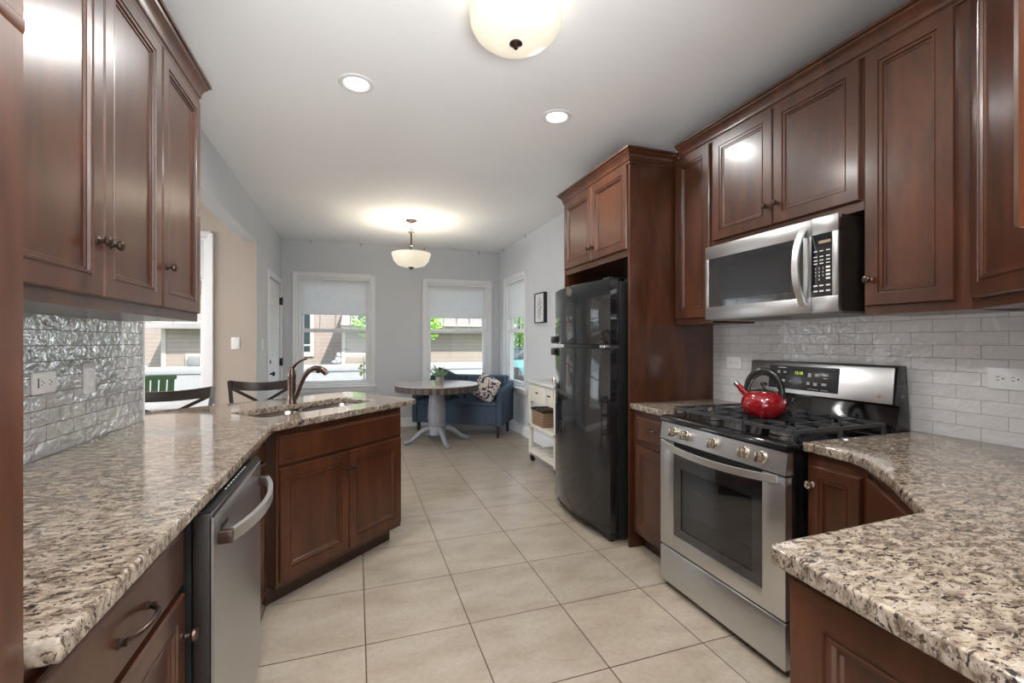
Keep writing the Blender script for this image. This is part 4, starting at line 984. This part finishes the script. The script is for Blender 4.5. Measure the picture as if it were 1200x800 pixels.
# ------------------------------------------------------------------ outlets and switches
def plate(label, loc, rz, w, h, kind, cat):
    t = thing('wall_outlet' if cat == 'outlet' else 'light_switch', label, cat, loc, rz)
    m = MB(); m.box(-w/2, w/2, -0.008, 0.0, -h/2, h/2, 0.0025); m.build('cover_plate', WHITEPL, t)
    hor = w > h
    if kind == 'duplex':
        for s_ in (-1, 1):
            c = (s_*0.021, 0) if hor else (0, s_*0.021)
            m = MB(); m.lathe([(0.0165, -0.007), (0.0165, -0.0095), (0.0, -0.0096)], (c[0], 0, c[1]), 'Y', 20); so = m.build('socket', WHITEPL, t)
            m = MB()
            for k in (-1, 1):
                if hor: m.box(c[0]-0.010, c[0]-0.002, -0.0102, -0.0096, c[1]+k*0.006-0.0012, c[1]+k*0.006+0.0012)
                else: m.box(c[0]+k*0.006-0.0012, c[0]+k*0.006+0.0012, -0.0102, -0.0096, c[1]-0.002, c[1]+0.008)
            m.lathe([(0.0028, -0.0096), (0.0028, -0.0102), (0, -0.0102)], (c[0]+(0.008 if hor else 0), 0, c[1]-(0 if hor else 0.008)), 'Y', 10)
            m.build('slots', BLACKPL, so)
    elif kind == 'gfci':
        a, b = (0.034, 0.0165) if hor else (0.0165, 0.034)
        m = MB(); m.box(-a, a, -0.0105, -0.007, -b, b, 0.001); so = m.build('socket', WHITEPL, t)
        m = MB(); m.box(-a-0.0035, -a-0.0005, -0.0095, -0.0075, -b, b)
        for c in (-0.022, 0.019):
            for k in (-1, 1): m.box(c-0.004, c+0.003, -0.0112, -0.0105, k*0.007-0.0012, k*0.007+0.0012)
            m.lathe([(0.0026, -0.0105), (0.0026, -0.0112), (0, -0.0112)], (c+0.009, 0, 0), 'Y', 10)
        m.build('slots', BLACKPL, so)
    else:
        m = MB(); m.prism([(-0.0085, -0.033), (-0.0130, -0.033), (-0.0085, 0.0), (-0.0125, 0.033), (-0.0075, 0.033)], -0.0165, 0.0165, 'X'); m.build('rocker', WHITEPL, t)
    return t
plate('horizontal white outlet on the left tile backsplash nearest the pantry', (-0.992, 1.941, 1.166), ROTL, 0.118, 0.074, 'gfci', 'outlet')
plate('vertical white rocker switch on the left tile backsplash beyond the outlet', (-0.992, 2.213, 1.16), ROTL, 0.074, 0.120, 'rocker', 'light switch')
plate('horizontal white duplex outlet on the right tile backsplash by the frame edge', (2.292, 0.994, 1.164), ROTR, 0.118, 0.080, 'duplex', 'outlet')
plate('white outlet on the tile behind the left end of the stove backguard', (2.292, 2.286, 1.166), ROTR, 0.118, 0.074, 'duplex', 'outlet')
plate('white rocker switch on the beige dining room wall', (-1.202, 5.45, 1.285), 0, 0.078, 0.125, 'rocker', 'light switch')
plate('white switch on the pale left wall strip beside the glazed door', (-1.0, 5.72, 1.27), ROTL, 0.074, 0.120, 'rocker', 'light switch')
# small hooks along the ceiling edge
for (x, y, lab) in ((-0.62, 7.065, 'above the left part of the sink window'), (0.06, 7.065, 'above the right part of the sink window'), (0.99, 7.065, 'over the left corner of the loveseat window'),
                    (1.86, 7.065, 'over the right half of the loveseat window'), (2.165, 6.72, 'above the far side of the right wall window'), (2.165, 5.76, 'above the near side of the right wall window')):
    m = MB(); m.lathe([(0.010, 0.0), (0.010, -0.004), (0.003, -0.006), (0.003, -0.018)], (x, y, H), 'Z', 10)
    m.tube([(x, y, H-0.016)]+[(x+0.013*math.sin(a), y, H-0.030-0.013*math.cos(PI-a)*-1) for a in [PI*j/8 for j in range(1, 14)]], 0.0028, 6)
    tag(m.build('ceiling_hook', NICKEL), 'tiny metal ceiling hook '+lab, 'hook', 'small hooks at the ceiling edge')

# ------------------------------------------------------------------ counter stools behind the peninsula (seat faces local -y... back at +y)
def make_stool(label, loc, rz, w, dz=0.0):
    t = thing('counter_stool', label, 'stool', loc, rz, 'cross back counter stools at the peninsula')
    hw = w/2
    m = MB(); m.box(-hw+0.02, hw-0.02, -0.19, 0.17, 0.605, 0.645, 0.014, 3); m.build('seat', BLACKWOOD, t)
    for sx in (-1, 1):
        m = MB(); m.tube([(sx*(hw-0.045), -0.165, 0.61), (sx*(hw-0.015), -0.20, 0.0)], [0.019, 0.014], 8); m.build('leg', BLACKWOOD, t)
        m = MB(); m.bar([(sx*(hw-0.005), 0.215, 0.0), (sx*(hw-0.035), 0.165, 0.60), (sx*(hw-0.022), 0.180, 0.82), (sx*(hw+0.002), 0.225, 1.003)], 0.024, 0.032, up=(0, 1, 0)); m.build('leg', BLACKWOOD, t)
    n = 16; pts = []
    m = MB(); rings = []
    for k in range(n+1):
        u = -1+2*k/n; x = u*(hw+0.004); y = 0.228+0.050*(1-u*u); top = 1.010-0.026*(1-u*u); bot = 0.942-0.022*(1-u*u)
        rings.append([m.bm.verts.new(p) for p in ((x, y-0.011, bot), (x, y+0.011, bot), (x, y+0.013, top), (x, y-0.009, top))])
    for a, b in zip(rings, rings[1:]):
        for j in range(4): m.bm.faces.new((a[j], a[(j+1) % 4], b[(j+1) % 4], b[j]))
    m.bm.faces.new(rings[0][::-1]); m.bm.faces.new(rings[-1]); bmesh.ops.recalc_face_normals(m.bm, faces=m.bm.faces[:])
    m.build('top_rail', BLACKWOOD, t)
    for sx in (-1, 1):
        m = MB(); pts = []
        for k in range(9):
            u = k/8; pts.append((sx*(-(hw-0.02)+(2*hw-0.04)*u), 0.180+0.05*u+0.035*math.sin(PI*u)+0.008*sx, 0.70+0.245*u))
        m.bar(pts, 0.010, 0.022); m.build('cross_brace', BLACKWOOD, t)
    m = MB(); 
    m.tube([(-hw+0.02, -0.19, 0.22), (hw-0.02, -0.19, 0.22)], 0.011, 8); m.tube([(-hw+0.02, 0.20, 0.30), (hw-0.02, 0.20, 0.30)], 0.011, 8)
    for sx in (-1, 1): m.tube([(sx*(hw-0.025), -0.185, 0.27), (sx*(hw-0.022), 0.19, 0.27)], 0.011, 8)
    m.build('stretcher', BLACKWOOD, t)
    return t
make_stool('black cross back stool in front of the dining window, left of the other', (-1.10, 3.185, 0.0), R(12), 0.52)
make_stool('black cross back stool against the beige wall, partly behind the faucet', (-0.672, 3.71, 0.0), R(4), 0.43)

# ------------------------------------------------------------------ breakfast nook: table, plant, loveseat, pillows, cart, picture
t = thing('pedestal_table', 'round grey pedestal table with ridged edge in the breakfast nook', 'table', (0.985, 5.86, 0.0), R(8))
m = MB(); m.lathe([(0.0, 0.746), (0.53, 0.746), (0.537, 0.749), (0.537, 0.756), (0.532, 0.760), (0.0, 0.760)], (0, 0, 0), 'Z', 64); m.build('tabletop', TABLETOPM, t)
m = MB(); seg = 144; rings = []
for z in (0.672, 0.746):
    rings.append([m.bm.verts.new(((0.516+(0.013 if k % 4 < 2 else 0))*math.cos(2*PI*k/seg), (0.516+(0.013 if k % 4 < 2 else 0))*math.sin(2*PI*k/seg), z)) for k in range(seg)])
for k in range(seg): m.bm.faces.new((rings[0][k], rings[0][(k+1) % seg], rings[1][(k+1) % seg], rings[1][k]))
m.bm.faces.new(rings[0][::-1]); m.bm.faces.new(rings[1])
m.build('apron', simple('brown_ridged_apron_wood', (0.065, 0.046, 0.038), 0.5, 0, 0.3, 30), t, smooth=False)
m = MB(); m.lathe([(0.16, 0.672), (0.16, 0.655), (0.088, 0.64), (0.098, 0.60), (0.110, 0.48), (0.118, 0.34), (0.110, 0.27), (0.100, 0.25), (0.116, 0.243), (0.116, 0.228), (0.104, 0.222), (0.112, 0.215), (0.110, 0.11), (0.085, 0.09), (0.0, 0.09)], (0, 0, 0), 'Z', 32); m.build('column', TABLEGREY, t)
for k in range(4):
    a = R(-90+90*k); d = Vector((math.cos(a), math.sin(a), 0)); m = MB()
    pts = [d*r+Vector((0, 0, z)) for r, z in ((0.09, 0.175), (0.15, 0.180), (0.22, 0.145), (0.29, 0.085), (0.35, 0.045), (0.40, 0.032), (0.435, 0.034))]
    m.tube(pts, [0.036, 0.038, 0.034, 0.029, 0.027, 0.029, 0.024], 12, 1.0); m.build('foot', TABLEGREY, t)
# plant on the table
px, py = 1.02, 5.86
t = thing('potted_succulent', 'small spiky succulent in a glass pot on the round table', 'plant', (px, py, 0.760))
m = MB(); m.lathe([(0.0, 0.0), (0.045, 0.0), (0.052, 0.02), (0.055, 0.06), (0.050, 0.085), (0.044, 0.085), (0.048, 0.06), (0.044, 0.03), (0.0, 0.028)], (0, 0, 0), 'Z', 20); m.build('pot', POTG, t)
m = MB(); m.lathe([(0.0, 0.045), (0.0465, 0.045), (0.0465, 0.055), (0.0, 0.060)], (0, 0, 0), 'Z', 16); m.build('soil', SOIL, t)
m = MB()
for k in range(26):
    a = random.uniform(0, 2*PI); ln = random.uniform(0.13, 0.26); sp_ = random.uniform(0.25, 0.95); d = Vector((math.cos(a), math.sin(a), 0))
    b0 = d*random.uniform(0, 0.02)+Vector((0, 0, 0.055))
    pts = [b0+d*(ln*sp_*u*(0.6+0.4*u))+Vector((0, 0, ln*(1-sp_*0.45)*u)) for u in (0, 0.33, 0.66, 1.0)]
    m.tube(pts, [0.008, 0.009, 0.006, 0.001], 6)
m.build('leaves', ALOE, t)

# loveseat: local x along the front (left to right from the front), y towards the back
e = Vector((0.83, -0.56, 0)).normalized(); sa = math.atan2(e.y, e.x)
t = thing('loveseat', 'slate blue upholstered loveseat angled in the corner by the windows', 'sofa', (0.74, 6.50, 0.0), sa)
SW = 1.32; SDp = 0.60
m = MB(); m.box(0.07, SW-0.07, 0.0, SDp-0.05, 0.17, 0.43, 0.02, 3); m.build('seat_base', NAVY, t)
m = MB(); m.box(0.075, SW-0.075, -0.01, SDp-0.16, 0.425, 0.475, 0.022, 3); m.build('seat_cushion', NAVY, t)
def arm(x0, x1):
    m = MB(); prof = [(-0.01, 0.17), (-0.012, 0.56), (0.02, 0.635), (0.10, 0.650), (0.30, 0.690), (SDp-0.02, 0.735), (SDp+0.03, 0.735), (SDp+0.0, 0.17)]
    m.prism(prof, x0, x1, 'X', 0.02); return m
arm(0.0, 0.075).build('armrest', NAVY, t); arm(SW-0.075, SW).build('armrest', NAVY, t)
m = MB(); m.prism([(SDp-0.14, 0.43), (SDp-0.085, 0.80), (SDp-0.04, 0.815), (SDp+0.03, 0.80), (SDp+0.0, 0.17), (SDp-0.10, 0.17)], 0.07, SW-0.07, 'X', 0.02); m.build('backrest', NAVY, t)
for x0, x1 in ((0.08, SW/2-0.003), (SW/2+0.003, SW-0.08)):
    m = MB(); m.prism([(SDp-0.26, 0.475), (SDp-0.175, 0.800), (SDp-0.10, 0.815), (SDp-0.10, 0.475)], x0, x1, 'X', 0.025); m.build('back_cushion', NAVY, t)
for x, y in ((0.075, 0.06), (SW-0.075, 0.06), (0.075, SDp-0.06), (SW-0.075, SDp-0.06)):
    m = MB(); m.lathe([(0.017, 0.0), (0.030, 0.172)], (x, y, 0), 'Z', 12); m.build('leg', DARKLEG, t)
so = t
def pillow(name, mat, loc, rot, w, h, th, label):
    m = MB(); n = 12; top = []; bot = []
    for s_ in (1, -1):
        g = []
        for i in range(n+1):
            row = []
            for j in range(n+1):
                u, v = -1+2*i/n, -1+2*j/n
                p = (1-abs(u)**3.0)*(1-abs(v)**3.0); pin = 1-0.10*(u*u*v*v)-0.05*(1-abs(u*v))*(u*u+v*v)*0.6
                row.append(m.bm.verts.new((u*w/2*pin, s_*th/2*p**0.55, v*h/2*pin)))
            g.append(row)
        for i in range(n):
            for j in range(n):
                q = (g[i][j], g[i+1][j], g[i+1][j+1], g[i][j+1]); m.bm.faces.new(q if s_ < 0 else q[::-1])
    bmesh.ops.remove_doubles(m.bm, verts=m.bm.verts[:], dist=1e-5); bmesh.ops.recalc_face_normals(m.bm, faces=m.bm.faces[:])
    o = m.build(name, mat, angle=80); o.location = loc; o.rotation_euler = rot
    return tag(o, label, 'pillow')
def sofa_pt(x, y, z): return Vector((0.74, 6.50, 0))+e*x+Vector((-e.y, e.x, 0))*y+Vector((0, 0, z))
pillow('throw_pillow', PILLOW, sofa_pt(1.02, 0.235, 0.655), Matrix.Rotation(sa, 3, 'Z').to_4x4().to_euler() if False else (Matrix.Rotation(sa-R(10), 4, 'Z') @ Matrix.Rotation(R(-22), 4, 'X') @ Matrix.Rotation(R(24), 4, 'Y')).to_euler(), 0.40, 0.36, 0.13, 'cream and black patterned throw pillow leaning on the right arm of the loveseat')
pillow('throw_pillow', NAVYD, sofa_pt(0.36, 0.285, 0.70), (Matrix.Rotation(sa, 4, 'Z') @ Matrix.Rotation(R(-16), 4, 'X') @ Matrix.Rotation(R(22), 4, 'Y')).to_euler(), 0.42, 0.40, 0.13, 'plain charcoal navy throw pillow propped on the left half of the loveseat')

# cart
t = thing('kitchen_cart', 'white rolling kitchen cart with basket shelf against the right wall', 'cart', (1.78, 4.63, 0.0), ROTR)
CWd = 0.70; CDp = 0.37
m = MB(); m.box(-0.03, CWd+0.03, -0.025, CDp+0.01, 0.855, 0.885, 0.005); m.build('cart_top', CARTTOP, t)
for x in (0.0, CWd-0.04):
    for y in (0.0, CDp-0.04):
        m = MB(); m.box(x, x+0.04, y, y+0.04, 0.085, 0.855, 0.003); m.build('leg', CARTW, t)
        m = MB(); m.lathe([(0.006, 0.05), (0.006, 0.09)], (x+0.02, y+0.02, 0), 'Z', 8); m.box(x+0.008, x+0.032, y+0.01, y+0.045, 0.045, 0.062, 0.002)
        m.lathe([(0.0, -0.008), (0.026, -0.008), (0.026, 0.008), (0.0, 0.008)], (x+0.02, y+0.04, 0.026), 'X', 16); m.build('caster', BLACKPL, t)
m = MB(); m.box(0.04, CWd-0.04, 0.01, CDp-0.01, 0.66, 0.855); m.box(0.0, 0.04, 0.04, CDp-0.04, 0.66, 0.855); m.box(CWd-0.04, CWd, 0.04, CDp-0.04, 0.66, 0.855); m.build('apron', CARTW, t, smooth=False)
for x0, x1 in ((0.045, 0.475), (0.485, 0.655)):
    m = MB(); m.box(x0, x1, -0.006, 0.010, 0.672, 0.842, 0.003); dw_ = m.build('drawer', CARTW, t)
    m = MB(); m.box((x0+x1)/2-0.03, (x0+x1)/2+0.03, -0.018, -0.006, 0.762, 0.776, 0.004); m.build('pull', BLACKPL, dw_)
m = MB(); m.box(0.0, CWd, 0.0, CDp, 0.385, 0.415, 0.003); m.build('shelf', CARTW, t)
m = MB()
for y in (0.0, CDp-0.03): m.box(0.04, CWd-0.04, y, y+0.03, 0.11, 0.14)
for k in range(7): m.box(0.05+k*0.09, 0.10+k*0.09, 0.0, CDp, 0.14, 0.152, 0.002)
m.build('slatted_shelf', CARTW, t)
t = thing('storage_basket', 'brown woven basket on the middle shelf of the white cart', 'basket', (1.80, 4.57, 0.416), ROTR)
m = MB(); m.prism([(0.0, 0.0), (0.28, 0.0), (0.30, 0.165), (-0.02, 0.165)], 0.0, 0.30, 'Y', 0.01); m.build('basket_body', BASKET, t)
m = MB(); m.tube([(-0.018, 0.0, 0.165), (0.298, 0.0, 0.165), (0.298, 0.30, 0.165), (-0.018, 0.30, 0.165), (-0.018, 0.0, 0.165)], 0.012, 8)
m.tube([(0.10, -0.004, 0.16), (0.11, -0.008, 0.195), (0.14, -0.008, 0.205), (0.17, -0.008, 0.195), (0.18, -0.004, 0.16)], 0.006, 6); m.build('rim', BLACKPL, t)
m = MB(); m.lathe([(0.035, 0.0), (0.04, 0.01), (0.045, 0.05), (0.04, 0.07), (0.0, 0.075)], (1.86, 4.08, 0.885), 'Z', 20); tag(m.build('lidded_jar', NICKEL), 'small silver jar on the white cart top, by the refrigerator edge', 'jar')
# framed picture
t = thing('framed_picture', 'small framed grey botanical print on the right wall beside the window', 'picture', (2.198, 5.40, 1.535), ROTR)
m = MB()
for a, b, c, d in ((0.0, 0.012, 0.0, 0.375), (0.298, 0.31, 0.0, 0.375), (0.012, 0.298, 0.0, 0.012), (0.012, 0.298, 0.363, 0.375)): m.box(a, b, -0.045, 0.0, c, d, 0.001)
m.build('frame', BLACKPL, t)
m = MB(); m.box(0.012, 0.298, -0.034, -0.030, 0.012, 0.363); m.build('print', ART, t)

# ------------------------------------------------------------------ outside
GZ = -0.45
m = MB(); m.box(-60, 60, 7.3, 80, GZ-0.1, GZ); struct(m.build('ground', GRASS))
m = MB(); m.box(-60, 60, -40, 7.3, GZ-0.3, GZ-0.2); struct(m.build('ground_near', GRASS))
m = MB(); m.box(-7, 3.4, 7.3, 9.3, GZ, -0.13); struct(m.build('patio_slab', CONC))
# fence
t = thing('vinyl_fence', 'solid white vinyl fence along the patio outside the windows', 'fence', (-8.0, 9.5, GZ))
m = MB(); m.box(0, 11.1, 0.02, 0.06, 0.05, 1.22); m.build('fence_panel', VINYL, t)
m = MB(); m.box(0, 11.1, 0.0, 0.08, 1.17, 1.302, 0.01); m.build('top_rail', VINYL, t)
m = MB(); m.box(0, 11.1, 0.0, 0.08, 0.05, 0.19, 0.01); m.build('bottom_rail', VINYL, t)
for k in range(6):
    x = 0.15+k*2.16; m = MB(); m.box(x-0.065, x+0.065, -0.035, 0.10, 0.0, 1.30, 0.006); m.prism([(x-0.075, 1.301), (x+0.075, 1.301), (x, 1.345)], -0.045, 0.11, 'Y'); m.build('fence_post', VINYL, t)
fz = GZ+1.302
def cat_orn(x, y):
    t = thing('garden_ornament', 'small white seated animal ornament on top of the white fence', 'ornament', (x, y, fz+0.009))
    m = MB(); m.M = Matrix.Scale(0.8, 4); m.ball((0.03, 0, 0.09), 0.075, 0.045, 0.10); m.ball((0.045, 0, 0.21), 0.055, 0.05, 0.06); m.ball((-0.05, 0, 0.045), 0.07, 0.045, 0.045); m.ball((0.02, 0, 0.262), 0.015, 0.015, 0.03, 2); m.ball((0.07, 0, 0.262), 0.015, 0.015, 0.03, 2)
    m.build('body', VINYL, t)
cat_orn(-0.37, 9.54)
# neighbour houses: repeating garage wings
def garage(x0, w, label):
    t = thing('neighbour_garage', label, 'house', (x0, 14.0, GZ))
    m = MB(); m.box(0, w, 0, 7, 0, 2.2); m.build('wall', SIDING, t, smooth=False)
    m = MB(); m.prism([(-0.45, 2.14), (7.0, 4.2), (7.0, 4.35), (-0.45, 2.26)], 0.0, w+0.02, 'X'); m.build('roof', SHINGLE, t, smooth=False)
    m = MB(); m.box(0.0, w+0.02, -0.50, -0.45, 2.10, 2.27); m.box(0.0, w+0.02, -0.60, -0.48, 2.20, 2.28, 0.01); m.build('gutter', TANTRIM, t)
    m = MB(); 
    for x in (0.0, w-0.1): m.box(x, x+0.1, -0.02, 0.05, 0, 2.15)
    m.build('corner_trim', TANTRIM, t)
    m = MB(); m.box(0.0, w+0.02, -0.44, 0.0, 2.10, 2.13); m.build('soffit', TANTRIM, t)
    return t
garage(-0.41, 5.15, 'tan sided neighbour garage wing seen through the window above the loveseat')
garage(-4.76, 1.5, 'tan sided neighbour garage wing seen through the dining room window')
def house(x0, w, label):
    t = thing('neighbour_house', label, 'house', (x0, 15.0, GZ))
    m = MB(); m.box(0, w, 0, 7, 0, 6.0); m.build('wall', SIDING, t, smooth=False)
    m = MB(); m.prism([(-0.5, 5.95), (3.5, 8.2), (7.5, 5.95), (7.5, 6.1), (3.5, 8.35), (-0.5, 6.1)], -0.02, w, 'X'); m.build('roof', SHINGLE, t, smooth=False)
    m = MB(); 
    wx = w-1.62
    m.box(wx-0.10, wx+0.82, -0.05, 0.02, 1.30, 2.72); f = m.build('window_trim', TANTRIM, t)
    m = MB(); m.box(wx, wx+0.72, -0.06, -0.048, 1.45, 2.62); m.build('pane', CARGLASS, f)
    m = MB(); m.box(wx, wx+0.72, -0.066, -0.058, 1.62, 1.67); m.build('sash_bar', TANTRIM, f)
    return t
house(-3.2, 2.775, 'two storey tan sided house behind the garage, seen through the sink window')
house(-7.6, 2.825, 'two storey tan sided house seen at the left of the dining window')
t = thing('vent_box', 'small grey vent box fixed to the tan siding beyond the dining window', 'vent', (-4.02, 13.97, 0.78))
m = MB(); m.box(-0.20, 0.20, -0.03, 0.02, -0.16, 0.20, 0.01); m.build('mounting_block', TANTRIM, t)
m = MB(); m.box(-0.13, 0.13, -0.12, -0.03, -0.12, 0.14, 0.015); m.build('hood', simple('grey_vent_hood_plastic', (0.25, 0.25, 0.24), 0.6), t)
# green slatted chair on the patio
t = thing('patio_chair', 'green slatted patio chair outside the dining room window', 'chair', (-2.98, 8.25, -0.13), R(205))
m = MB()
for k in range(6): 
    x = -0.24+k*0.096; m.M = Matrix.Translation((x, 0.24, 0.42)) @ Matrix.Rotation(R(-18), 4, 'X'); m.box(-0.04, 0.04, 0.0, 0.018, 0.0, 0.55, 0.004)
m.M = Matrix.Translation((0, 0.24, 0.42)) @ Matrix.Rotation(R(-18), 4, 'X'); m.box(-0.30, 0.30, 0.018, 0.045, 0.49, 0.56, 0.004); m.box(-0.29, 0.29, 0.018, 0.04, 0.10, 0.16, 0.004); m.M = Matrix.Identity(4)
m.build('backrest', GREENPL, t)
m = MB()
for k in range(6): m.box(-0.28, 0.28, -0.26+k*0.086, -0.19+k*0.086, 0.40, 0.42, 0.003)
m.build('seat', GREENPL, t)
for x in (-0.30, 0.30):
    m = MB(); m.box(x-0.05, x+0.05, -0.30, 0.30, 0.60, 0.625, 0.006); m.build('armrest', GREENPL, t)
    for y in (-0.26, 0.24): m = MB(); m.box(x-0.025, x+0.025, y-0.03, y+0.03, 0.0, 0.60, 0.004); m.build('leg', GREENPL, t)
# trees
def tree(label, loc, h, blobs, nleaf, size, mat, seed):
    rnd = random.Random(seed); t = thing('tree', label, 'tree', loc)
    m = MB(); m.tube([(0, 0, 0), (0.03, 0.02, h*0.4), (0, 0, h*0.85)], [0.07, 0.05, 0.02], 8)
    for bx, by, bz, br in blobs: m.tube([(0.02, 0.01, h*0.35), (bx*0.6, by*0.6, (bz+h*0.4)/2), (bx, by, bz)], [0.03, 0.02, 0.006], 6)
    m.build('trunk', BARK, t)
    m = MB()
    tot = sum(b[3]**2 for b in blobs)
    for bx, by, bz, br in blobs:
        for k in range(int(nleaf*br*br/tot)):
            d = Vector((rnd.gauss(0, 1), rnd.gauss(0, 1), rnd.gauss(0, 1))).normalized(); p = Vector((bx, by, bz))+d*br*rnd.uniform(0.45, 1.05)
            a = Vector((rnd.gauss(0, 1), rnd.gauss(0, 1), rnd.gauss(0, 0.6))).normalized(); b = a.orthogonal().normalized(); s_ = size*rnd.uniform(0.6, 1.2)
            vs = [m.bm.verts.new(p+q) for q in (a*s_, b*s_*0.45, -a*s_, -b*s_*0.45)]; m.bm.faces.new(vs)
    m.build('foliage', mat, t, smooth=False)
    return t
tree('bright green small tree behind the white fence, between the two far windows', (0.90, 10.45, GZ), 3.6, [(0.0, 0.0, 2.45, 0.70), (-0.42, 0.1, 2.22, 0.55), (0.42, 0.0, 2.28, 0.52), (0.0, 0.1, 3.0, 0.62), (-0.62, 0.0, 2.75, 0.50), (0.62, 0.1, 2.7, 0.48), (0.62, 0.0, 2.15, 0.40), (-0.62, 0.0, 2.2, 0.38), (-0.40, 0.0, 1.90, 0.34), (0.40, 0.0, 1.85, 0.32)], 5200, 0.055, LEAF, 3)
tree('leafy green tree beyond the right wall window, left of the others', (9.2, 25.5, GZ), 6.5, [(0, 0, 3.4, 1.8), (-0.8, 0, 4.8, 1.6), (1.0, 0, 4.6, 1.6), (0, 0, 2.0, 1.3)], 4200, 0.16, LEAFD, 5)
tree('taller green tree behind the parked car, seen through the right wall window', (12.6, 33.5, GZ), 7.5, [(0, 0, 3.6, 2.2), (-1.3, 0, 5.2, 1.9), (1.4, 0, 5.0, 1.9), (0.5, 0, 2.0, 1.6)], 4200, 0.18, LEAF, 6)
tree('unseen tree added to keep direct sun off the right wall window', (4.7, 3.2, GZ), 6.4, [(0, 0, 4.6, 1.4), (-0.5, 0.8, 5.2, 1.2), (0.6, -0.6, 5.3, 1.2), (0.1, 0.4, 3.6, 1.1)], 6500, 0.16, LEAFD, 8)  # out of view, put here to block sun at the right window
# flowering shrub under the far windows
def flower(x, y, label, sc):
    t = thing('flowering_plant', label, 'plant', (x, y, GZ)); rnd = random.Random(int(x*100))
    m = MB(); m.tube([(0, 0, 0), (0.02, 0, 0.9*sc), (-0.01, 0, 1.9*sc)], [0.012, 0.01, 0.004], 6); m.build('stem', BARK, t)
    m = MB()
    for k in range(26):
        z = rnd.uniform(1.2, 1.95)*sc; a = rnd.uniform(0, 2*PI); d = Vector((math.cos(a), math.sin(a), rnd.uniform(-0.2, 0.5))); p = Vector((0, 0, z)); q = d.cross(Vector((0, 0, 1))).normalized()*0.03
        vs = [m.bm.verts.new(p+v) for v in (Vector((0, 0, 0)), d*0.07+q, d*0.14, d*0.07-q)]; m.bm.faces.new(vs)
    m.build('leaves', LEAFD, t, smooth=False)
    m = MB()
    for k in range(5): m.ball((rnd.uniform(-0.07, 0.07), rnd.uniform(-0.05, 0.05), rnd.uniform(1.25, 1.6)*sc), 0.035, 0.035, 0.03, 1)
    m.build('blossoms', YELLOWFL, t)
flower(1.13, 8.3, 'yellow flowering plant outside the left edge of the loveseat window', 0.88)
flower(0.125, 8.6, 'small flowering sprig outside the right edge of the sink window', 0.84)
# teal car seen through the right wall window
t = thing('car', 'teal car parked outside the right wall window', 'car', (7.5, 19.5, GZ), R(15))
m = MB(); m.prism([(-2.1, 0.28), (-2.15, 0.75), (-1.9, 0.92), (-0.9, 0.98), (0.9, 1.0), (1.9, 0.98), (2.15, 0.75), (2.1, 0.28)], -0.85, 0.85, 'Y', 0.06); m.build('body', TEAL, t)
m = MB(); m.prism([(-1.35, 0.97), (-0.65, 1.42), (0.75, 1.45), (1.45, 0.98)], -0.76, 0.76, 'Y', 0.05); m.build('cabin', CARGLASS, t)
m = MB(); m.box(-0.62, 0.72, -0.70, 0.70, 1.43, 1.475, 0.02); m.build('roof', TEAL, t)
for x in (-1.3, 1.3):
    for y in (-0.80, 0.80): m = MB(); m.lathe([(0.0, -0.10), (0.20, -0.10), (0.32, -0.08), (0.33, 0.0), (0.32, 0.08), (0.20, 0.10), (0.0, 0.10)], (x, y, 0.33), 'Y', 20); m.build('wheel', RUBBER, t)
